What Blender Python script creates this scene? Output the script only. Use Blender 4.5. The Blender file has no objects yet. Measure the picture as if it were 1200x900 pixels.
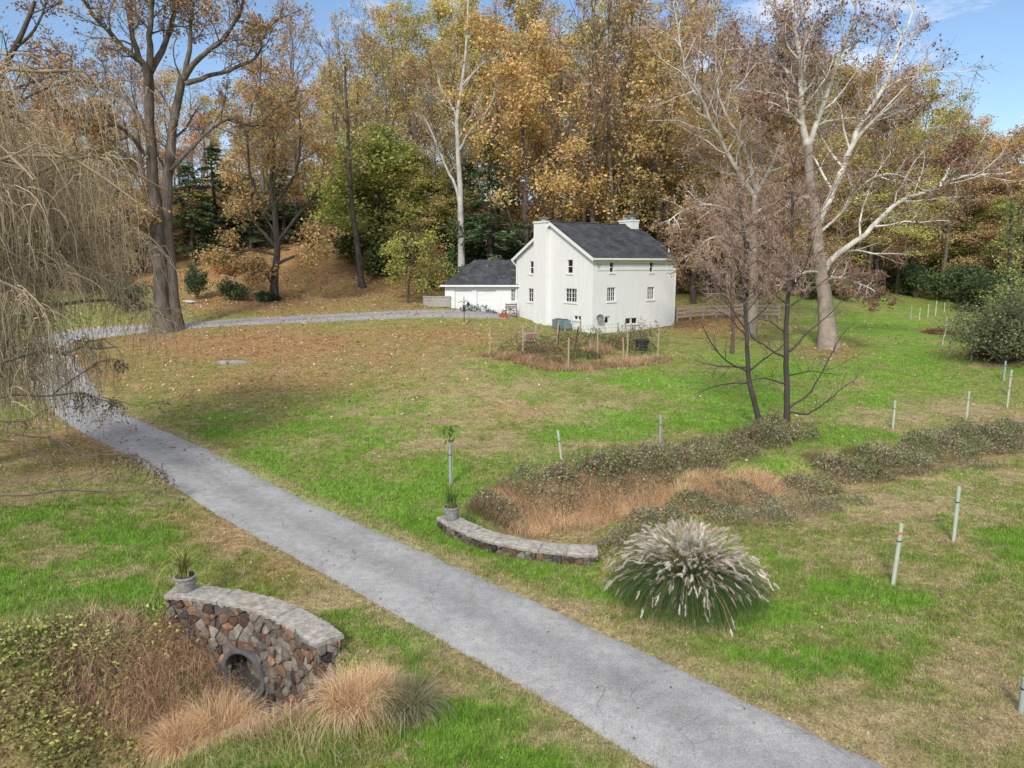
import bpy, math
import numpy as np
from mathutils import Vector

# ------------------------------------------------------------------ camera, sky, sun, exposure
scene = bpy.context.scene
COL = scene.collection
HC = 7.3                                   # height of the camera above the lane
FPX = 833.0                                # focal length in photo pixels (1200 wide)
PITCH = math.atan(140 / FPX)
cam_d = bpy.data.cameras.new('camera')
cam = bpy.data.objects.new('camera', cam_d)
COL.objects.link(cam)
cam.location = (0, 0, HC)
cam.rotation_euler = (math.pi / 2 - PITCH, 0, 0)
cam_d.sensor_width = 36
cam_d.lens = FPX / 1200 * 36
cam_d.clip_start = 0.1
cam_d.clip_end = 3000
scene.camera = cam

SUN_EL, SUN_AZ = math.radians(38), math.radians(196)      # azimuth clockwise from +Y: behind the camera, a little to its left
world = bpy.data.worlds.new('World')
scene.world = world
world.use_nodes = True
nt = world.node_tree
nt.nodes.clear()
w_out = nt.nodes.new('ShaderNodeOutputWorld')
w_bg = nt.nodes.new('ShaderNodeBackground')
w_sky = nt.nodes.new('ShaderNodeTexSky')
w_sky.sky_type = 'NISHITA'
w_sky.sun_disc = False
w_sky.sun_elevation = SUN_EL
w_sky.sun_rotation = SUN_AZ
w_sky.ozone_density = 3.0
w_sky.air_density = 1.0
w_sky.dust_density = 0.6
w_bg.inputs['Strength'].default_value = 0.1
# clouds of the sky: white noise mixed into the sky by direction
w_tc = nt.nodes.new('ShaderNodeTexCoord')
w_mp = nt.nodes.new('ShaderNodeMapping')
w_mp.inputs['Scale'].default_value = (1.0, 1.0, 3.2)
w_mp.inputs['Location'].default_value = (0.35, 0.0, 0.2)
w_n = nt.nodes.new('ShaderNodeTexNoise')
w_n.inputs['Scale'].default_value = 4.0
w_n.inputs['Detail'].default_value = 7
w_n.inputs['Roughness'].default_value = 0.6
w_r = nt.nodes.new('ShaderNodeValToRGB')
w_r.color_ramp.elements[0].position = 0.57
w_r.color_ramp.elements[1].position = 0.74
w_mix = nt.nodes.new('ShaderNodeMix')
w_mix.data_type = 'RGBA'
w_mix.inputs['B'].default_value = (7.4, 7.3, 7.2, 1)
nt.links.new(w_tc.outputs['Generated'], w_mp.inputs['Vector'])
nt.links.new(w_mp.outputs['Vector'], w_n.inputs['Vector'])
nt.links.new(w_n.outputs['Fac'], w_r.inputs['Fac'])
w_sep = nt.nodes.new('ShaderNodeSeparateXYZ')            # cloud added overhead, out of the picture, as neutral fill light
nt.links.new(w_tc.outputs['Generated'], w_sep.inputs[0])
w_up = nt.nodes.new('ShaderNodeMapRange')
w_up.interpolation_type = 'SMOOTHSTEP'
w_up.inputs['From Min'].default_value = 0.46
w_up.inputs['From Max'].default_value = 0.75
w_up.inputs['To Max'].default_value = 0.85
nt.links.new(w_sep.outputs['Z'], w_up.inputs['Value'])
w_mx = nt.nodes.new('ShaderNodeMath')
w_mx.operation = 'MAXIMUM'
nt.links.new(w_r.outputs['Color'], w_mx.inputs[0])
nt.links.new(w_up.outputs['Result'], w_mx.inputs[1])
nt.links.new(w_mx.outputs[0], w_mix.inputs['Factor'])
nt.links.new(w_sky.outputs['Color'], w_mix.inputs['A'])
nt.links.new(w_mix.outputs['Result'], w_bg.inputs['Color'])
nt.links.new(w_bg.outputs['Background'], w_out.inputs['Surface'])

sun_d = bpy.data.lights.new('sun', 'SUN')
sun = bpy.data.objects.new('sun', sun_d)
COL.objects.link(sun)
sun_d.energy = 2.1
sun_d.angle = math.radians(10)
sun_d.color = (1.0, 0.95, 0.87)
sd = Vector((math.sin(SUN_AZ) * math.cos(SUN_EL), math.cos(SUN_AZ) * math.cos(SUN_EL), math.sin(SUN_EL)))
sun.rotation_euler = sd.to_track_quat('Z', 'Y').to_euler()

vs = scene.view_settings
vs.view_transform = 'Standard'
vs.look = 'None'
vs.gamma = 1
vs.use_curve_mapping = False
vs.exposure = 0.72
scene.cycles.max_bounces = 6
scene.cycles.diffuse_bounces = 3
scene.cycles.glossy_bounces = 2
scene.cycles.transparent_max_bounces = 4

# ------------------------------------------------------------------ numbers
def fbm(x, y, s, oct=4, seed=0):
    """value noise in 0..1 over world x, y; s = cells per metre"""
    x = np.asarray(x, float) * s + 1000 + seed * 17.3
    y = np.asarray(y, float) * s + 1000 + seed * 31.7
    tot = np.zeros_like(x); amp = 0.5; norm = 0
    def h(i, j):
        n = np.sin(i * 127.1 + j * 311.7 + seed * 74.7) * 43758.5453
        return n - np.floor(n)
    for o in range(oct):
        xi, yi = np.floor(x), np.floor(y)
        fx, fy = x - xi, y - yi
        fx = fx * fx * (3 - 2 * fx); fy = fy * fy * (3 - 2 * fy)
        v = (h(xi, yi) * (1 - fx) + h(xi + 1, yi) * fx) * (1 - fy) + (h(xi, yi + 1) * (1 - fx) + h(xi + 1, yi + 1) * fx) * fy
        tot += amp * v; norm += amp
        amp *= 0.5; x = x * 2.03 + 7.1; y = y * 2.03 + 3.3
    return tot / norm

def sstep(a, b, x):
    t = np.clip((np.asarray(x, float) - a) / (b - a), 0, 1)
    return t * t * (3 - 2 * t)

def ray(px, py):
    xc = (px - 600) / FPX; yc = -(py - 450) / FPX
    return np.array([xc, math.cos(PITCH) + yc * math.sin(PITCH), -math.sin(PITCH) + yc * math.cos(PITCH)])

def PD(px, py, D):
    """the world point seen at a photo pixel, at distance D along the ground"""
    r = ray(px, py)
    return np.array([0, 0, HC]) + r * (D / r[1])

def project(x, y, z):
    dz = z - HC
    f = y * math.cos(PITCH) - dz * math.sin(PITCH)
    u = y * math.sin(PITCH) + dz * math.cos(PITCH)
    f = np.where(f > 0.5, f, 0.5)
    return 600 + FPX * x / f, 450 - FPX * u / f

# ------------------------------------------------------------------ lie of the land
CTRL = [(-8, 8, 0), (0, 9, 0), (8, 9, 0), (-14, 14, 0), (0, 16, 0), (10, 16, 0), (18, 16, 0), (-4, 22, 0), (14, 22, 0),
        (-20, 22, .1), (0, 28, .1), (10, 28, 0), (18, 28, 0), (26, 30, .2), (-19.5, 31, .05), (-12, 28, .1), (0, -60, 0),
        (100, -50, 1), (-100, -50, 1), (-110, 20, 5), (110, 20, 3), (200, 110, 15), (-200, 110, 20), (300, 300, 24), (-300, 300, 24),
        (0, 300, 24), (0, 200, 22), (120, 200, 18), (-120, 200, 22), (70, 60, 3), (-75, 60, 6), (40, 40, .6), (-40, 30, 1.2), (0, 700, 24), (600, 700, 24), (-600, 700, 24), (700, 0, 15), (-700, 0, 15), (0, -700, 0)]
for px, py, D in [(198, 388, 56), (400, 372, 62), (530, 366, 66), (560, 365, 69.5), (712, 391, 60.5), (640, 379, 66.5), (787, 380, 65.5), (690, 432, 43.5),
                  (400, 450, 39), (690, 397, 55), (970, 408, 56), (1050, 400, 58), (1100, 355, 98), (860, 373, 68), (1170, 415, 50),
                  (1190, 478, 36), (330, 350, 72), (250, 355, 68), (420, 340, 76), (400, 290, 90), (240, 300, 88), (560, 315, 88),
                  (740, 325, 88), (900, 345, 86), (60, 405, 55), (300, 415, 48), (100, 350, 72), (1000, 372, 76), (1100, 285, 135)]:
    CTRL.append(tuple(PD(px, py, D)))
CTRL += [(0, 125, 15.5), (-45, 120, 19), (40, 118, 11), (-60, 85, 9)]
_c = np.array(CTRL, float)
def _U(r2):
    return np.where(r2 > 1e-12, r2 * np.log(np.maximum(r2, 1e-12)), 0.0)
_cx, _cy = _c[:, 0] / 50, _c[:, 1] / 50
_n = len(_c)
_K = _U((_cx[:, None] - _cx) ** 2 + (_cy[:, None] - _cy) ** 2) + np.eye(_n) * 0.003
_Pm = np.stack([np.ones(_n), _cx, _cy], 1)
_W = np.linalg.solve(np.block([[_K, _Pm], [_Pm.T, np.zeros((3, 3))]]), np.concatenate([_c[:, 2], np.zeros(3)]))

def land(x, y):
    x = np.asarray(x, float); y = np.asarray(y, float)
    sh = np.broadcast(x, y).shape
    x = np.broadcast_to(x, sh).ravel() / 50; y = np.broadcast_to(y, sh).ravel() / 50
    out = np.zeros(x.shape)
    for i0 in range(0, len(x), 40000):
        xx, yy = x[i0:i0 + 40000], y[i0:i0 + 40000]
        out[i0:i0 + 40000] = _U((xx[:, None] - _cx) ** 2 + (yy[:, None] - _cy) ** 2) @ _W[:_n] + _W[_n] + _W[_n + 1] * xx + _W[_n + 2] * yy
    return out.reshape(sh)

# coarse table of the land for quick look-ups
_gx = np.linspace(-160, 160, 321); _gy = np.linspace(-20, 180, 201)
_gz = land(*np.meshgrid(_gx, _gy))
def land_q(x, y):
    fx = np.clip((np.asarray(x, float) + 160), 0, 319.999); fy = np.clip(np.asarray(y, float) + 20, 0, 199.999)
    i = fx.astype(int); j = fy.astype(int); u = fx - i; v = fy - j
    return (_gz[j, i] * (1 - u) + _gz[j, i + 1] * u) * (1 - v) + (_gz[j + 1, i] * (1 - u) + _gz[j + 1, i + 1] * u) * v

def seg_dist(x, y, P):
    """distance to a polyline and the arc position along it (0..1)"""
    best = np.full(np.shape(x), 1e9); tt = np.zeros(np.shape(x))
    P = np.asarray(P, float)
    L = np.concatenate([[0], np.cumsum(np.hypot(*(P[1:, :2] - P[:-1, :2]).T))])
    for k in range(len(P) - 1):
        a, b = P[k, :2], P[k + 1, :2]; d = b - a; l2 = d @ d
        t = np.clip(((x - a[0]) * d[0] + (y - a[1]) * d[1]) / l2, 0, 1)
        q = np.hypot(x - a[0] - t * d[0], y - a[1] - t * d[1])
        m = q < best
        best = np.where(m, q, best)
        tt = np.where(m, (L[k] + t * (L[k + 1] - L[k])) / L[-1], tt)
    return best, tt

def GL(px, py):
    """photo pixel -> point on the uncut land"""
    r = ray(px, py); o = np.array([0, 0, HC])
    ts = np.concatenate([np.linspace(6, 60, 540), np.linspace(60, 160, 500)])
    p = o + ts[:, None] * r
    below = p[:, 2] < land_q(p[:, 0], p[:, 1])
    i = int(np.argmax(below)) if below.any() else len(ts) - 1
    return p[i]

def catmull(P, n):
    P = np.asarray(P, float)
    Q = np.vstack([2 * P[0] - P[1], P, 2 * P[-1] - P[-2]])
    out = []
    for i in range(len(P) - 1):
        p0, p1, p2, p3 = Q[i:i + 4]
        t = np.linspace(0, 1, n, endpoint=False)[:, None]
        out.append(0.5 * (2 * p1 + (p2 - p0) * t + (2 * p0 - 5 * p1 + 4 * p2 - p3) * t ** 2 + (3 * p1 - p0 - 3 * p2 + p3) * t ** 3))
    return np.vstack(out + [P[-1:]])

# the lane and the drive up to the garage, as centre lines on the ground
LANE_L = [(753, 897), (613, 813), (467, 727), (400, 688), (233, 598), (133, 530)]
LANE_R = [(1043, 898), (867, 813), (700, 733), (620, 698), (393, 597), (250, 525)]
_a = np.array([GL(*p) for p in LANE_L]); _b = np.array([GL(*p) for p in LANE_R])
_aa = catmull(_a, 20); _bb = catmull(_b, 20)
lane_c = []
for p in _aa[::20]:
    q = _bb[np.argmin(np.hypot(_bb[:, 0] - p[0], _bb[:, 1] - p[1]))]
    lane_c.append((p + q)[:2] / 2)
_d0 = lane_c[0] - lane_c[1]
lane_c = [lane_c[0] + _d0 / np.linalg.norm(_d0) * 40, lane_c[0] + _d0 / np.linalg.norm(_d0) * 12] + lane_c
for p in [(100, 480), (66, 438), (50, 408), (76, 394), (125, 389), (205, 382.5), (300, 376), (400, 371.5), (470, 368), (530, 367), (580, 366.5)]:
    lane_c.append(GL(*p)[:2])
LANE = catmull(lane_c, 12)
def lane_half(t_idx):
    return 1.32
_seg = np.concatenate([[0], np.cumsum(np.hypot(*np.diff(LANE, axis=0).T))])
_bend = _seg[np.argmin(np.hypot(*(LANE - GL(125, 389)[:2]).T))]
_end = _seg[-1]
LANE_W = np.interp(_seg, [0, _bend - 30, _bend - 16, _bend - 2, _bend + 8, _end - 12, _end], [1.32, 1.32, 1.7, 2.1, 1.5, 2.1, 2.6])
_ls = LANE[::3]; _lw = LANE_W[::3]
def lane_edge(x, y):
    """signed distance beyond the lane's edge (negative on the lane)"""
    x = np.asarray(x, float); y = np.asarray(y, float)
    out = np.full(x.shape, 1e9)
    for k in range(len(_ls) - 1):
        a, b = _ls[k], _ls[k + 1]; d = b - a
        t = np.clip(((x - a[0]) * d[0] + (y - a[1]) * d[1]) / (d @ d), 0, 1)
        out = np.minimum(out, np.hypot(x - a[0] - t * d[0], y - a[1] - t * d[1]) - (_lw[k] * (1 - t) + _lw[k + 1] * t))
    return out

# the two curved headwalls of the culvert
def circle3(a, b, c):
    ax, ay, bx, by, cx, cy = *a[:2], *b[:2], *c[:2]
    d = 2 * (ax * (by - cy) + bx * (cy - ay) + cx * (ay - by))
    ux = ((ax * ax + ay * ay) * (by - cy) + (bx * bx + by * by) * (cy - ay) + (cx * cx + cy * cy) * (ay - by)) / d
    uy = ((ax * ax + ay * ay) * (cx - bx) + (bx * bx + by * by) * (ax - cx) + (cx * cx + cy * cy) * (bx - ax)) / d
    return np.array([ux, uy]), math.hypot(ax - ux, ay - uy)
W1 = dict(A=PD(203, 692, 14.52)[:2], M=PD(306, 708, 13.9)[:2], B=PD(384, 752, 12.45)[:2], top=0.32)
W2 = dict(A=PD(523, 605, 19.15)[:2], M=PD(597, 634, 17.35)[:2], B=PD(698, 646, 16.7)[:2], top=0.32)
for w, far in ((W1, (-9, 10)), (W2, (4, 22))):
    w['c'], w['R'] = circle3(w['A'], w['M'], w['B'])
    ch = (w['A'] + w['B']) / 2
    n = w['c'] - w['M']; w['n'] = n / np.linalg.norm(n); w['mid'] = ch
    w['a0'] = math.atan2(*(w['A'] - w['c'])[::-1]); w['a1'] = math.atan2(*(w['B'] - w['c'])[::-1])
    while w['a1'] - w['a0'] > math.pi: w['a1'] -= 2 * math.pi
    while w['a1'] - w['a0'] < -math.pi: w['a1'] += 2 * math.pi
DITCH1 = [PD(290, 760, 12.9)[:2] + np.array([0.35, 0.3]), (-6.6, 11.8), (-8.2, 10.6), (-10.5, 9.2), (-14, 7), (-30, 0)]
DITCH2 = [(0.9, 19.2), GL(650, 592)[:2], GL(730, 580)[:2], GL(830, 578)[:2], GL(930, 563)[:2], GL(1010, 545)[:2], GL(1100, 528)[:2], GL(1230, 512)[:2], (60, 36)]
def ditch(x, y):
    """how far the ditch is cut below the land"""
    out = np.zeros(np.shape(x))
    for w, P, wd, dp in ((W1, DITCH1, 3.1, 2.0), (W2, DITCH2, 2.3, 1.0)):
        d, t = seg_dist(x, y, P)
        rr = w['R'] - np.hypot(x - w['c'][0], y - w['c'][1])
        side = (x - w['mid'][0]) * w['n'][0] + (y - w['mid'][1]) * w['n'][1]
        ok = sstep(-0.1, 0.12, np.maximum(np.where(side > -w['R'] * .9, rr, -1), side))
        if dp > 1.2:
            depth = dp * (1 - 0.35 * t)
        else:
            depth = dp * (1 - 0.55 * sstep(0.05, 0.5, t))
        width = wd * (1 - 0.3 * t)
        out = np.maximum(out, depth * ok * (1 - sstep(0.18, 1.0, d / width)))
    return out

def ground(x, y, fine=True):
    x = np.asarray(x, float); y = np.asarray(y, float)
    z = (land if fine else land_q)(x, y)
    z = z + (fbm(x, y, 0.25, 3, 5) - 0.5) * 0.16 * sstep(0.2, 3, lane_edge(x, y))
    z = z - ditch(x, y)
    return z - 0.07 * (1 - sstep(-0.25, 0.02, lane_edge(x, y)))

def gz(x, y):
    return float(ground(np.array([x]), np.array([y]))[0])

def G(px, py):
    """photo pixel -> point on the finished ground"""
    r = ray(px, py); o = np.array([0, 0, HC])
    ts = np.concatenate([np.linspace(6, 45, 780), np.linspace(45, 160, 900)])
    p = o + ts[:, None] * r
    b = p[:, 2] < ground(p[:, 0], p[:, 1], False)
    i = int(np.argmax(b)) if b.any() else len(ts) - 1
    q = p[i]
    return np.array([q[0], q[1], gz(q[0], q[1])])

def at_depth(px, D):
    """ground point in photo column px at distance D"""
    x = (px - 600) / FPX * D * 1.02
    return np.array([x, D, gz(x, D)])

# what grows where: ellipses on the lawn, (px, py, rx, ry, weight), turned into lawn patches of lush grass, straw and fallen leaves
LUSH = [(300, 560, 90, 30, .8), (380, 585, 90, 26, .9), (470, 600, 110, 35, 1), (600, 555, 140, 28, .7), (700, 503, 75, 15, 1.3), (820, 492, 110, 26, .8), (760, 440, 120, 10, 1),
        (900, 450, 110, 40, .7), (1040, 385, 80, 26, .9), (1070, 425, 90, 30, .9), (985, 512, 80, 16, 1), (360, 505, 180, 22, .45), (430, 500, 90, 30, .5), (70, 700, 150, 40, 1.2), (150, 640, 120, 30, .7), (30, 620, 60, 30, .6),
        (570, 845, 90, 50, .8), (600, 880, 90, 30, .7), (480, 745, 60, 16, .8), (420, 720, 60, 10, .5), (330, 895, 90, 30, .8), (870, 722, 80, 22, 1.2), (980, 690, 60, 18, 1), (1080, 705, 60, 16, .8), (955, 775, 90, 16, .8), (1020, 742, 60, 14, .9),
        (1180, 660, 50, 20, .7), (1130, 610, 60, 10, .7), (1180, 640, 60, 14, .6), (560, 640, 70, 12, .8), (640, 665, 60, 8, .6), (760, 690, 70, 12, .5), (640, 395, 60, 8, .8), (480, 375, 60, 5, .7), (250, 369, 40, 4, .9), (1150, 780, 60, 20, .4), (620, 430, 60, 8, .6), (320, 650, 60, 10, .5), (300, 690, 50, 10, .4), (950, 750, 200, 40, .3), (1010, 440, 60, 20, .5)]
STRAW = [(560, 470, 120, 26, .8), (500, 500, 120, 24, .7), (640, 485, 80, 16, .9), (520, 520, 70, 16, .7), (1040, 600, 170, 26, .9), (960, 610, 80, 18, .8), (1090, 560, 120, 16, .7), (1020, 860, 260, 60, .7), (1140, 800, 100, 50, .6), (1040, 738, 34, 14, 1.2), (700, 705, 110, 12, .9), (800, 745, 110, 12, .8), (900, 800, 130, 18, .9), (1000, 870, 120, 22, .8),
         (300, 625, 90, 12, .8), (420, 705, 100, 14, .7), (560, 800, 100, 16, .7), (660, 865, 80, 16, .8), (430, 760, 60, 20, .7), (60, 560, 140, 40, .6), (180, 600, 60, 20, .5), (1130, 480, 90, 12, .9), (1020, 490, 80, 10, .6), (870, 370, 60, 14, .6), (700, 520, 90, 8, .5), (1000, 420, 30, 30, .4), (800, 530, 60, 10, .5), (1160, 420, 60, 10, .7), (1180, 500, 60, 20, .8), (470, 430, 150, 20, .5)]
LITTER = [(300, 405, 190, 26, 1.1), (210, 398, 70, 14, 1.2), (300, 350, 130, 22, 1), (420, 320, 120, 50, 1.1), (500, 395, 130, 18, .8), (340, 440, 160, 20, .7), (250, 450, 120, 30, .6), (650, 410, 120, 16, .5), (440, 415, 90, 18, .7), (110, 430, 80, 40, .7), (830, 375, 60, 18, 1), (970, 412, 40, 8, .7), (1170, 412, 40, 8, 1.1), (60, 520, 120, 30, .6), (250, 620, 60, 18, .6), (330, 670, 60, 20, .5), (600, 480, 60, 10, .3)]
def lawn(x, y, z):
    px, py = project(x, y, z)
    px = px + (fbm(x, y, 0.5, 3, 11) - .5) * 70; py = py + (fbm(x, y, 0.5, 3, 12) - .5) * 34 * np.clip(20 / np.maximum(y, 5), .3, 1.4)
    n4 = fbm(x, y, 2.6, 3, 6) - .5; n1 = fbm(x, y, 0.55, 4, 1) + .35 * n4; n2 = fbm(x, y, 1.3, 4, 2) - .45 * n4; n3 = fbm(x, y, 0.35, 4, 3)
    def blobs(L):
        o = np.zeros(np.shape(x))
        for cx, cy, rx, ry, w in L:
            o = np.maximum(o, w * np.exp(-(((px - cx) / rx) ** 2 + ((py - cy) / ry) ** 2) * .9))
        return o
    front = sstep(4, 7, y)
    lush = blobs(LUSH) * front; straw = blobs(STRAW) * front; lit = blobs(LITTER) * front
    wood = sstep(1.8, 4.5, z - 0.012 * y) * sstep(60, 80, y)
    lit = np.maximum(lit, wood)
    lush = np.clip((lush * 1.25 + (n1 - .5) * 2.1 - .04) * 1.2, 0, 1) * (1 - .85 * np.clip(lit, 0, 1))
    straw = np.clip((straw * 1.1 + (n2 - .5) * 1.6 + (n3 - .5) * .8 - .03), 0, 1) * (1 - .65 * lush)
    edge = lane_edge(x, y)
    brown = (1 - sstep(0.05, 0.8, edge)) * (0.35 + 0.9 * n2) * .8
    straw = np.clip(np.maximum(straw, brown), 0, 1)
    lit = np.clip(lit * (0.45 + 1.1 * n2), 0, 1)
    d = sstep(.15, .7, ditch(x, y))
    lit = np.maximum(lit, .3 * d); straw = np.maximum(straw, .6 * d); lush = lush * (1 - .8 * d)
    return lush, straw, lit
GREEN_C = np.array((0.195, 0.222, 0.062)); LUSH_C = np.array((0.15, 0.27, 0.036)); STRAW_C = np.array((0.37, 0.28, 0.165)); LITTER_C = np.array((0.31, 0.168, 0.082))
def lawn_color(x, y, z):
    l, s, t = lawn(x, y, z)
    c = GREEN_C * np.ones(np.shape(x) + (3,))
    c = c + (LUSH_C - c) * l[..., None]
    c = c + (STRAW_C - c) * s[..., None] * .85
    c = c + (LITTER_C - c) * t[..., None] * .9
    return c
# ------------------------------------------------------------------ meshes
class MB:
    """collects geometry for ONE mesh object"""
    def __init__(s):
        s.V = []; s.F = []; s.C = []; s.n = 0
    def add(s, v, f, c=(1, 1, 1)):
        v = np.asarray(v, float).reshape(-1, 3)
        fs = f if isinstance(f, list) else [f]
        for q in fs:
            s.F.append(np.asarray(q, np.int64) + s.n)
        c = np.asarray(c, float)
        s.C.append(np.broadcast_to(c, v.shape) if c.ndim == 1 else c)
        s.V.append(v); s.n += len(v)
        return s
    def box(s, c, size, rz=0, col=(1, 1, 1), tilt=None):
        q = np.array([(-1, -1, -1), (1, -1, -1), (1, 1, -1), (-1, 1, -1), (-1, -1, 1), (1, -1, 1), (1, 1, 1), (-1, 1, 1)], float) * np.asarray(size, float) / 2
        if tilt is not None:
            ax, a = tilt
            ca, sa = math.cos(a), math.sin(a)
            if ax == 'x': q = np.stack([q[:, 0], q[:, 1] * ca - q[:, 2] * sa, q[:, 1] * sa + q[:, 2] * ca], 1)
            else: q = np.stack([q[:, 0] * ca + q[:, 2] * sa, q[:, 1], -q[:, 0] * sa + q[:, 2] * ca], 1)
        ca, sa = math.cos(rz), math.sin(rz)
        q = np.stack([q[:, 0] * ca - q[:, 1] * sa, q[:, 0] * sa + q[:, 1] * ca, q[:, 2]], 1) + np.asarray(c, float)
        return s.add(q, np.array([(0, 3, 2, 1), (4, 5, 6, 7), (0, 1, 5, 4), (1, 2, 6, 5), (2, 3, 7, 6), (3, 0, 4, 7)]), col)
    def quad(s, a, b, c, d, col=(1, 1, 1)):
        return s.add([a, b, c, d], np.array([(0, 1, 2, 3)]), col)
    def lathe(s, prof, n=24, c=(0, 0, 0), col=(1, 1, 1), wob=0, rng=None):
        prof = np.asarray(prof, float)
        a = np.linspace(0, 2 * math.pi, n, endpoint=False)
        v = np.stack([prof[:, None, 0] * np.cos(a), prof[:, None, 0] * np.sin(a), np.broadcast_to(prof[:, None, 1], (len(prof), n))], -1).reshape(-1, 3) + np.asarray(c, float)
        i, j = np.meshgrid(np.arange(len(prof) - 1), np.arange(n), indexing='ij')
        k = (j + 1) % n
        f = np.stack([i * n + j, i * n + k, (i + 1) * n + k, (i + 1) * n + j], -1).reshape(-1, 4)
        return s.add(v, f, col)
    def tubes(s, T):
        """T: list of (pts [n,3], radii [n], sides, colour)"""
        B = {}
        for t in T:
            B.setdefault((len(t[0]), t[2]), []).append(t)
        for (n, k), L in B.items():
            P = np.array([t[0] for t in L]); R = np.array([t[1] for t in L]); C = np.array([t[3] for t in L], float)
            tan = np.gradient(P, axis=1)
            tan /= np.maximum(np.linalg.norm(tan, axis=2, keepdims=True), 1e-9)
            mean = P[:, -1] - P[:, 0]
            ref = np.where(np.abs(mean[:, 2:3]) > 0.8 * np.linalg.norm(mean, axis=1, keepdims=True), [[1., .13, 0]], [[0.1, 0, 1.]])
            nx = np.cross(tan, ref[:, None, :]); nx /= np.maximum(np.linalg.norm(nx, axis=2, keepdims=True), 1e-9)
            ny = np.cross(tan, nx)
            a = np.linspace(0, 2 * math.pi, k, endpoint=False)
            v = P[:, :, None, :] + R[:, :, None, None] * (nx[:, :, None, :] * np.cos(a)[:, None] + ny[:, :, None, :] * np.sin(a)[:, None])
            m = len(L)
            b, i, j = np.meshgrid(np.arange(m), np.arange(n - 1), np.arange(k), indexing='ij')
            o = b * n * k; j2 = (j + 1) % k
            f = np.stack([o + i * k + j, o + i * k + j2, o + (i + 1) * k + j2, o + (i + 1) * k + j], -1).reshape(-1, 4)
            s.add(v.reshape(-1, 3), f, np.repeat(C, n * k, axis=0))
        return s
    def leaves(s, P, size, col, rng, flat=0.0, aspect=0.6):
        """one folded rhombus per point"""
        N = len(P)
        size = np.broadcast_to(np.asarray(size, float), (N,))[:, None]
        a = rng.normal(size=(N, 3)); a[:, 2] *= 1 - flat; a /= np.linalg.norm(a, axis=1, keepdims=True)
        b = rng.normal(size=(N, 3)); b[:, 2] *= 1 - flat
        b -= a * (a * b).sum(1, keepdims=True); b /= np.maximum(np.linalg.norm(b, axis=1, keepdims=True), 1e-9)
        nn = np.cross(a, b)
        v = np.stack([P - a * size * .5, P + b * size * .5 * aspect + nn * size * .12, P + a * size * .5, P - b * size * .5 * aspect + nn * size * .12], 1).reshape(-1, 3)
        f = np.arange(4 * N).reshape(N, 4)
        col = np.asarray(col, float)
        return s.add(v, f, np.repeat(col, 4, axis=0) if col.ndim == 2 else col)
    def blades(s, P, h, w, lean, col, rng, curve=0.5, az=None, seg=1, tipcol=None):
        """grass blades from points P: h height, w width, lean = how far the tip moves sideways as part of h"""
        N = len(P)
        h = np.broadcast_to(np.asarray(h, float), (N,)); w = np.broadcast_to(np.asarray(w, float), (N,)); lean = np.broadcast_to(np.asarray(lean, float), (N,))
        az = rng.uniform(0, 2 * math.pi, N) if az is None else az
        d = np.stack([np.cos(az), np.sin(az), np.zeros(N)], 1)
        fa = az + rng.normal(0, 1.2, N) + math.pi / 2
        sd_ = np.stack([np.cos(fa), np.sin(fa), np.zeros(N)], 1)
        col = np.asarray(col, float)
        if col.ndim == 1: col = np.broadcast_to(col, (N, 3))
        tc = col if tipcol is None else np.asarray(tipcol, float)
        up = np.array([0, 0, 1.])
        if seg == 1:
            v = np.stack([P - sd_ * w[:, None] / 2, P + sd_ * w[:, None] / 2, P + up * h[:, None] * np.sqrt(np.maximum(1 - lean ** 2 * .8, .05))[:, None] + d * (h * lean)[:, None]], 1)
            cc = np.stack([col, col, np.broadcast_to(tc, col.shape)], 1)
            return s.add(v.reshape(-1, 3), np.arange(3 * N).reshape(N, 3), cc.reshape(-1, 3))
        rows = []; crow = []
        for i in range(seg + 1):
            t = i / seg
            # a blade rises, then bows over by its lean
            ang = lean * t ** (1 + curve)
            pos = P + d * (h * t * np.sin(np.minimum(ang, 2.6)))[:, None] + up * (h * t * np.cos(np.minimum(ang * (0.65 + .35 * t), 2.2)))[:, None]
            ww = w * (1 - t * .92) / 2
            rows.append(np.stack([pos - sd_ * ww[:, None], pos + sd_ * ww[:, None]], 1))
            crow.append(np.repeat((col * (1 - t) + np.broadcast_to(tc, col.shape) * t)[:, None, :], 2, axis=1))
        v = np.stack(rows, 1).reshape(-1, 3); c = np.stack(crow, 1).reshape(-1, 3)
        k = (seg + 1) * 2
        b, i = np.meshgrid(np.arange(N), np.arange(seg), indexing='ij')
        o = b * k + i * 2
        return s.add(v, np.stack([o, o + 1, o + 3, o + 2], -1).reshape(-1, 4), c)
    def build(s, name, mat, parent=None, smooth=False, loc=None, origin=None):
        me = bpy.data.meshes.new(name)
        V = np.vstack(s.V)
        if origin is not None:
            V = V - np.asarray(origin, float)
        me.vertices.add(len(V)); me.vertices.foreach_set('co', V.astype(np.float32).ravel())
        lens = np.concatenate([np.full(len(f), f.shape[1]) for f in s.F]); idx = np.concatenate([f.ravel() for f in s.F])
        me.loops.add(len(idx)); me.loops.foreach_set('vertex_index', idx.astype(np.int32))
        me.polygons.add(len(lens))
        me.polygons.foreach_set('loop_start', np.concatenate([[0], np.cumsum(lens)[:-1]]).astype(np.int32))
        me.polygons.foreach_set('loop_total', lens.astype(np.int32))
        me.polygons.foreach_set('use_smooth', np.full(len(lens), smooth))
        at = me.attributes.new('Col', 'FLOAT_COLOR', 'POINT')
        C = np.vstack(s.C)
        at.data.foreach_set('color', np.hstack([C, np.ones((len(C), 1))]).astype(np.float32).ravel())
        me.update(calc_edges=True)
        me.materials.append(mat)
        o = bpy.data.objects.new(name, me)
        COL.objects.link(o)
        if parent is not None: o.parent = parent
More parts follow.
